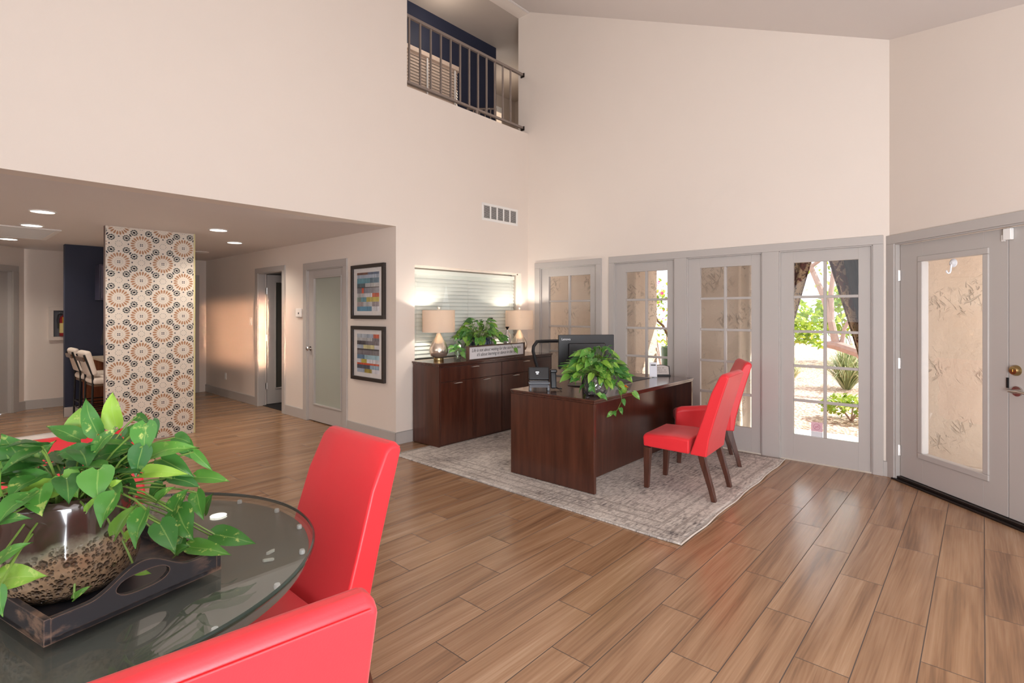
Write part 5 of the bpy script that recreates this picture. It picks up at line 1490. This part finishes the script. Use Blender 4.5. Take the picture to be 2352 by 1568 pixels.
DRM = drape_mat()
def drape(label, y_out, y_top, y_tie, z_tie, sgn):
    """sgn: direction of the outer side; free edge swings from y_top at the rod to y_out at the tie"""
    xd = 7.08 if sgn > 0 else 7.22
    t = thing('porch_drape', label, 'curtain', (0, 0, 0), 0, 'drapes in the porch arch')
    mb = MB(); nx, nz = 40, 20; vs, at = [], []
    for j in range(nz + 1):
        v = j / nz; z = 2.58 - (2.58 - z_tie) * v
        yo = y_out; yi = y_top + (y_tie - y_top) * v
        for i in range(nx + 1):
            u = i / nx; amp = .05 * (1 - .5 * v)
            vs.append((xd + amp * math.sin(u * 34) , yo + (yi - yo) * u, z)); at.append((u, v, 0.01))
    mb.add(vs, [(j * (nx + 1) + i, j * (nx + 1) + i + 1, (j + 1) * (nx + 1) + i + 1, (j + 1) * (nx + 1) + i) for j in range(nz) for i in range(nx)], 0, at)
    o = mb.build('upper_panel', DRM, t, smooth=True, angle=180); sm = o.modifiers.new('thick', 'SOLIDIFY'); sm.thickness = .006
    mb = MB(); vs, at = [], []
    for j in range(11):
        v = j / 10; z = z_tie - (z_tie + .0) * v; w_ = abs(y_tie - y_out) * (1 - .3 * v)
        for i in range(21):
            u = i / 20; vs.append((xd + .04 * math.sin(u * 20), y_out - sgn * w_ * u, z)); at.append((u * .6, v, .01))
    mb.add(vs, [(j * 21 + i, j * 21 + i + 1, (j + 1) * 21 + i + 1, (j + 1) * 21 + i) for j in range(10) for i in range(20)], 0, at)
    o = mb.build('lower_panel', DRM, t, smooth=True, angle=180); sm = o.modifiers.new('thick', 'SOLIDIFY'); sm.thickness = .006
drape('dark drape with a floral border tied back on the left in the porch opening', 2.2, 1.40, 1.83, .9, 1)
drape('wide dark drape with a floral border tied back on the right in the porch opening', .76, 1.52, .975, .55, -1)
# garden
LEAFO = leaf_mat('garden_leaf', (96, 128, 44), (150, 176, 56), (206, 214, 90), spots=False)
BLADE = leaf_mat('grass_blade', (96, 118, 78), (150, 164, 112), (222, 214, 180), spots=False)
BARK = pmat('pinkish_bark', (164, 140, 132), .85, var=.2, vscale=20)
def clump(label, c, n, h, spread, seed, name='ornamental_grass', tone=(.1, .9)):
    rnd = random.Random(seed); t = thing(name, label, 'plant', c); mb = MB()
    for k in range(n):
        a = rnd.uniform(0, 2 * PI); r_ = spread * rnd.uniform(.15, 1); hh = h * rnd.uniform(.6, 1) * (1 - .55 * r_ / spread)
        p0 = Vector((.06 * math.cos(a), .06 * math.sin(a), 0)); p1 = Vector((r_ * .5 * math.cos(a), r_ * .5 * math.sin(a), hh)); p2 = Vector((r_ * 1.15 * math.cos(a), r_ * 1.15 * math.sin(a), hh * rnd.uniform(.35, 1.0)))
        sd = Vector((-math.sin(a), math.cos(a), 0)); w_ = rnd.uniform(.008, .017); tn = rnd.uniform(*tone); vs, at = [], []
        for i in range(7):
            f = i / 6; p = p0 * (1 - f) ** 2 + p1 * 2 * f * (1 - f) + p2 * f * f; q = w_ * (1 - f * .9)
            vs += [p - sd * q, p + sd * q]; at += [(.9, f, tn), (.9, f, tn)]
        mb.add(vs, [(2 * i, 2 * i + 1, 2 * i + 3, 2 * i + 2) for i in range(6)], 0, at)
    mb.build('blades', BLADE, t, recalc=False)
def shrub(label, c, rx, rz_, n, size, seed, name='shrub', mat_=None, tone=(.1, .9), stems=True):
    rnd = random.Random(seed); t = thing(name, label, 'plant', c); mb = MB()
    for k in range(n):
        a = rnd.uniform(0, 2 * PI); e = math.acos(rnd.uniform(-.3, 1)); q = rnd.uniform(.55, 1)
        p = Vector((rx * q * math.sin(e) * math.cos(a), rx * q * math.sin(e) * math.sin(a), rz_ * (.45 + .55 * q * math.cos(e))))
        d = Vector((rnd.uniform(-1, 1), rnd.uniform(-1, 1), rnd.uniform(-.6, .8))).normalized()
        mb.leaf(p, p + d * size, size * .55, (rnd.uniform(-1, 1), rnd.uniform(-1, 1), 1), rnd.uniform(*tone))
    mb.build('foliage', mat_ or LEAFO, t, recalc=False)
    if stems:
        mb = MB()
        for k in range(5):
            a = 2 * PI * k / 5; mb.tube([(0, 0, 0), (rx * .3 * math.cos(a), rx * .3 * math.sin(a), rz_ * .4), (rx * .6 * math.cos(a), rx * .6 * math.sin(a), rz_ * .75)], .012, 6)
        mb.build('stems', BARK, t)
    return t
G0 = -.055
shrub('low yellow green shrub on the gravel just outside the porch', (8.55, 1.36, G0), .40, .36, 460, .075, 21)
clump('big arching grass clump in the garden behind the low shrub', (12.0, 1.98, G0), 520, 1.4, .78, 22)
clump('pale dry grass clump left of the big arching grass', (13.2, 3.25, G0), 130, .8, .55, 23, tone=(.6, 1))
shrub('round yellow green bush at the back of the garden', (15.5, 4.0, G0), .95, 1.9, 900, .17, 24)
shrub('tall light green bush behind the pink trunked tree', (18.0, 2.7, G0), 1.25, 2.6, 900, .2, 25)
tr_ = thing('garden_tree', 'tree with forked pinkish trunk in the garden', 'tree', (11.0, 1.2, G0))
mb = MB()
P0 = Vector((11.0, 1.2, G0))
def seg(pts, rad): mb.tube([Vector(p) - P0 for p in pts], rad, 9)
seg([(11.0, 1.2, G0), (10.95, 1.35, .45), (10.95, 1.62, .74), (11.0, 2.0, .86), (11.0, 2.12, .86)], [.11, .10, .09, .085, .06])
seg([(11.0, 1.98, .85), (11.05, 2.06, 1.25), (11.1, 2.2, 1.75), (11.15, 2.42, 2.3), (11.2, 2.7, 3.0)], [.07, .06, .055, .045, .03])
seg([(11.05, 2.06, 1.25), (11.1, 2.08, 1.8), (11.1, 2.0, 2.6)], [.05, .045, .03])
seg([(11.0, 1.9, .86), (11.05, 1.86, 1.15), (11.1, 1.7, 1.5), (11.1, 1.5, 2.0)], [.04, .032, .028, .02])
seg([(11.15, 2.42, 2.3), (11.2, 2.05, 2.6), (11.2, 1.8, 2.7)], [.035, .03, .02])
mb.build('trunk', BARK, tr_, smooth=True)
rnd = random.Random(31); mb = MB()
for k in range(420):
    c = rnd.choice([(11.3, 2.6, 2.5), (11.4, 2.3, 3.0), (11.5, 2.0, 2.3), (11.2, 1.6, 2.4)]); p = Vector(c) - P0 + Vector((rnd.gauss(0, .28), rnd.gauss(0, .3), rnd.gauss(0, .3)))
    d = Vector((rnd.uniform(-1, 1), rnd.uniform(-1, 1), rnd.uniform(-.8, .4))).normalized(); mb.leaf(p, p + d * .09, .05, (0, 0, 1), rnd.uniform(.2, 1))
mb.build('foliage', LEAFO, tr_, recalc=False)
# green planter with a bougainvillea by the porch pier
t = thing('green_planter', 'tall green planter with a bare branched bougainvillea beside the porch pier', 'planter', (7.62, 3.50, G0))
mb = MB(); mb.lathe([(.001, 0), (.16, 0), (.185, .5), (.2, .93), (.2, .98), (.185, .98), (.18, .9), (.001, .88)], 28); mb.build('planter_pot', pmat('green_ceramic', (58, 98, 72), .4, var=.08), t, smooth=True)
mb = MB(); mb.tube([(0, .02, .88), (-.02, .07, 1.1), (-.06, .16, 1.3), (-.08, .24, 1.37), (-.08, .29, 1.5), (-.08, .31, 1.7), (-.09, .27, 1.98)], [.022, .022, .02, .016, .013, .011, .007], 8)
mb.tube([(0, 0, .88), (.02, .05, 1.25), (.03, .12, 1.55)], [.016, .013, .008], 8); mb.tube([(0, -.03, .88), (.03, -.04, 1.3), (.05, .0, 1.7)], [.02, .016, .01], 8)
mb.build('branches', pmat('dark_branch', (92, 66, 40), .8, var=.2), t, smooth=True)
rnd = random.Random(6); mb = MB()
for k in range(40):
    a = rnd.uniform(0, 2 * PI); p = Vector((.14 * math.cos(a), .14 * math.sin(a), rnd.uniform(.92, 1.15))); d = Vector((math.cos(a), math.sin(a), .3)).normalized(); mb.leaf(p, p + d * .08, .04, (0, 0, 1), rnd.uniform(.3, 1))
mb.build('foliage', LEAFO, t, recalc=False)
MAG = leaf_mat('magenta_bract', (190, 40, 110), (214, 70, 140), (226, 110, 160), spots=False)
bt = shrub('yellow green and magenta bougainvillea bush behind the green planter', (10.4, 5.0, G0), .75, 2.3, 420, .1, 41, 'bougainvillea')
mb = MB(); rnd = random.Random(42)
for k in range(120):
    a = rnd.uniform(0, 2 * PI); e = math.acos(rnd.uniform(0, 1)); p = Vector((.72 * math.sin(e) * math.cos(a), .72 * math.sin(e) * math.sin(a), 1.0 + 1.2 * math.cos(e))); d = Vector((rnd.uniform(-1, 1), rnd.uniform(-1, 1), rnd.uniform(-1, 1))).normalized()
    mb.leaf(p, p + d * .08, .06, (0, 0, 1), rnd.random())
mb.build('bracts', MAG, bt, recalc=False)
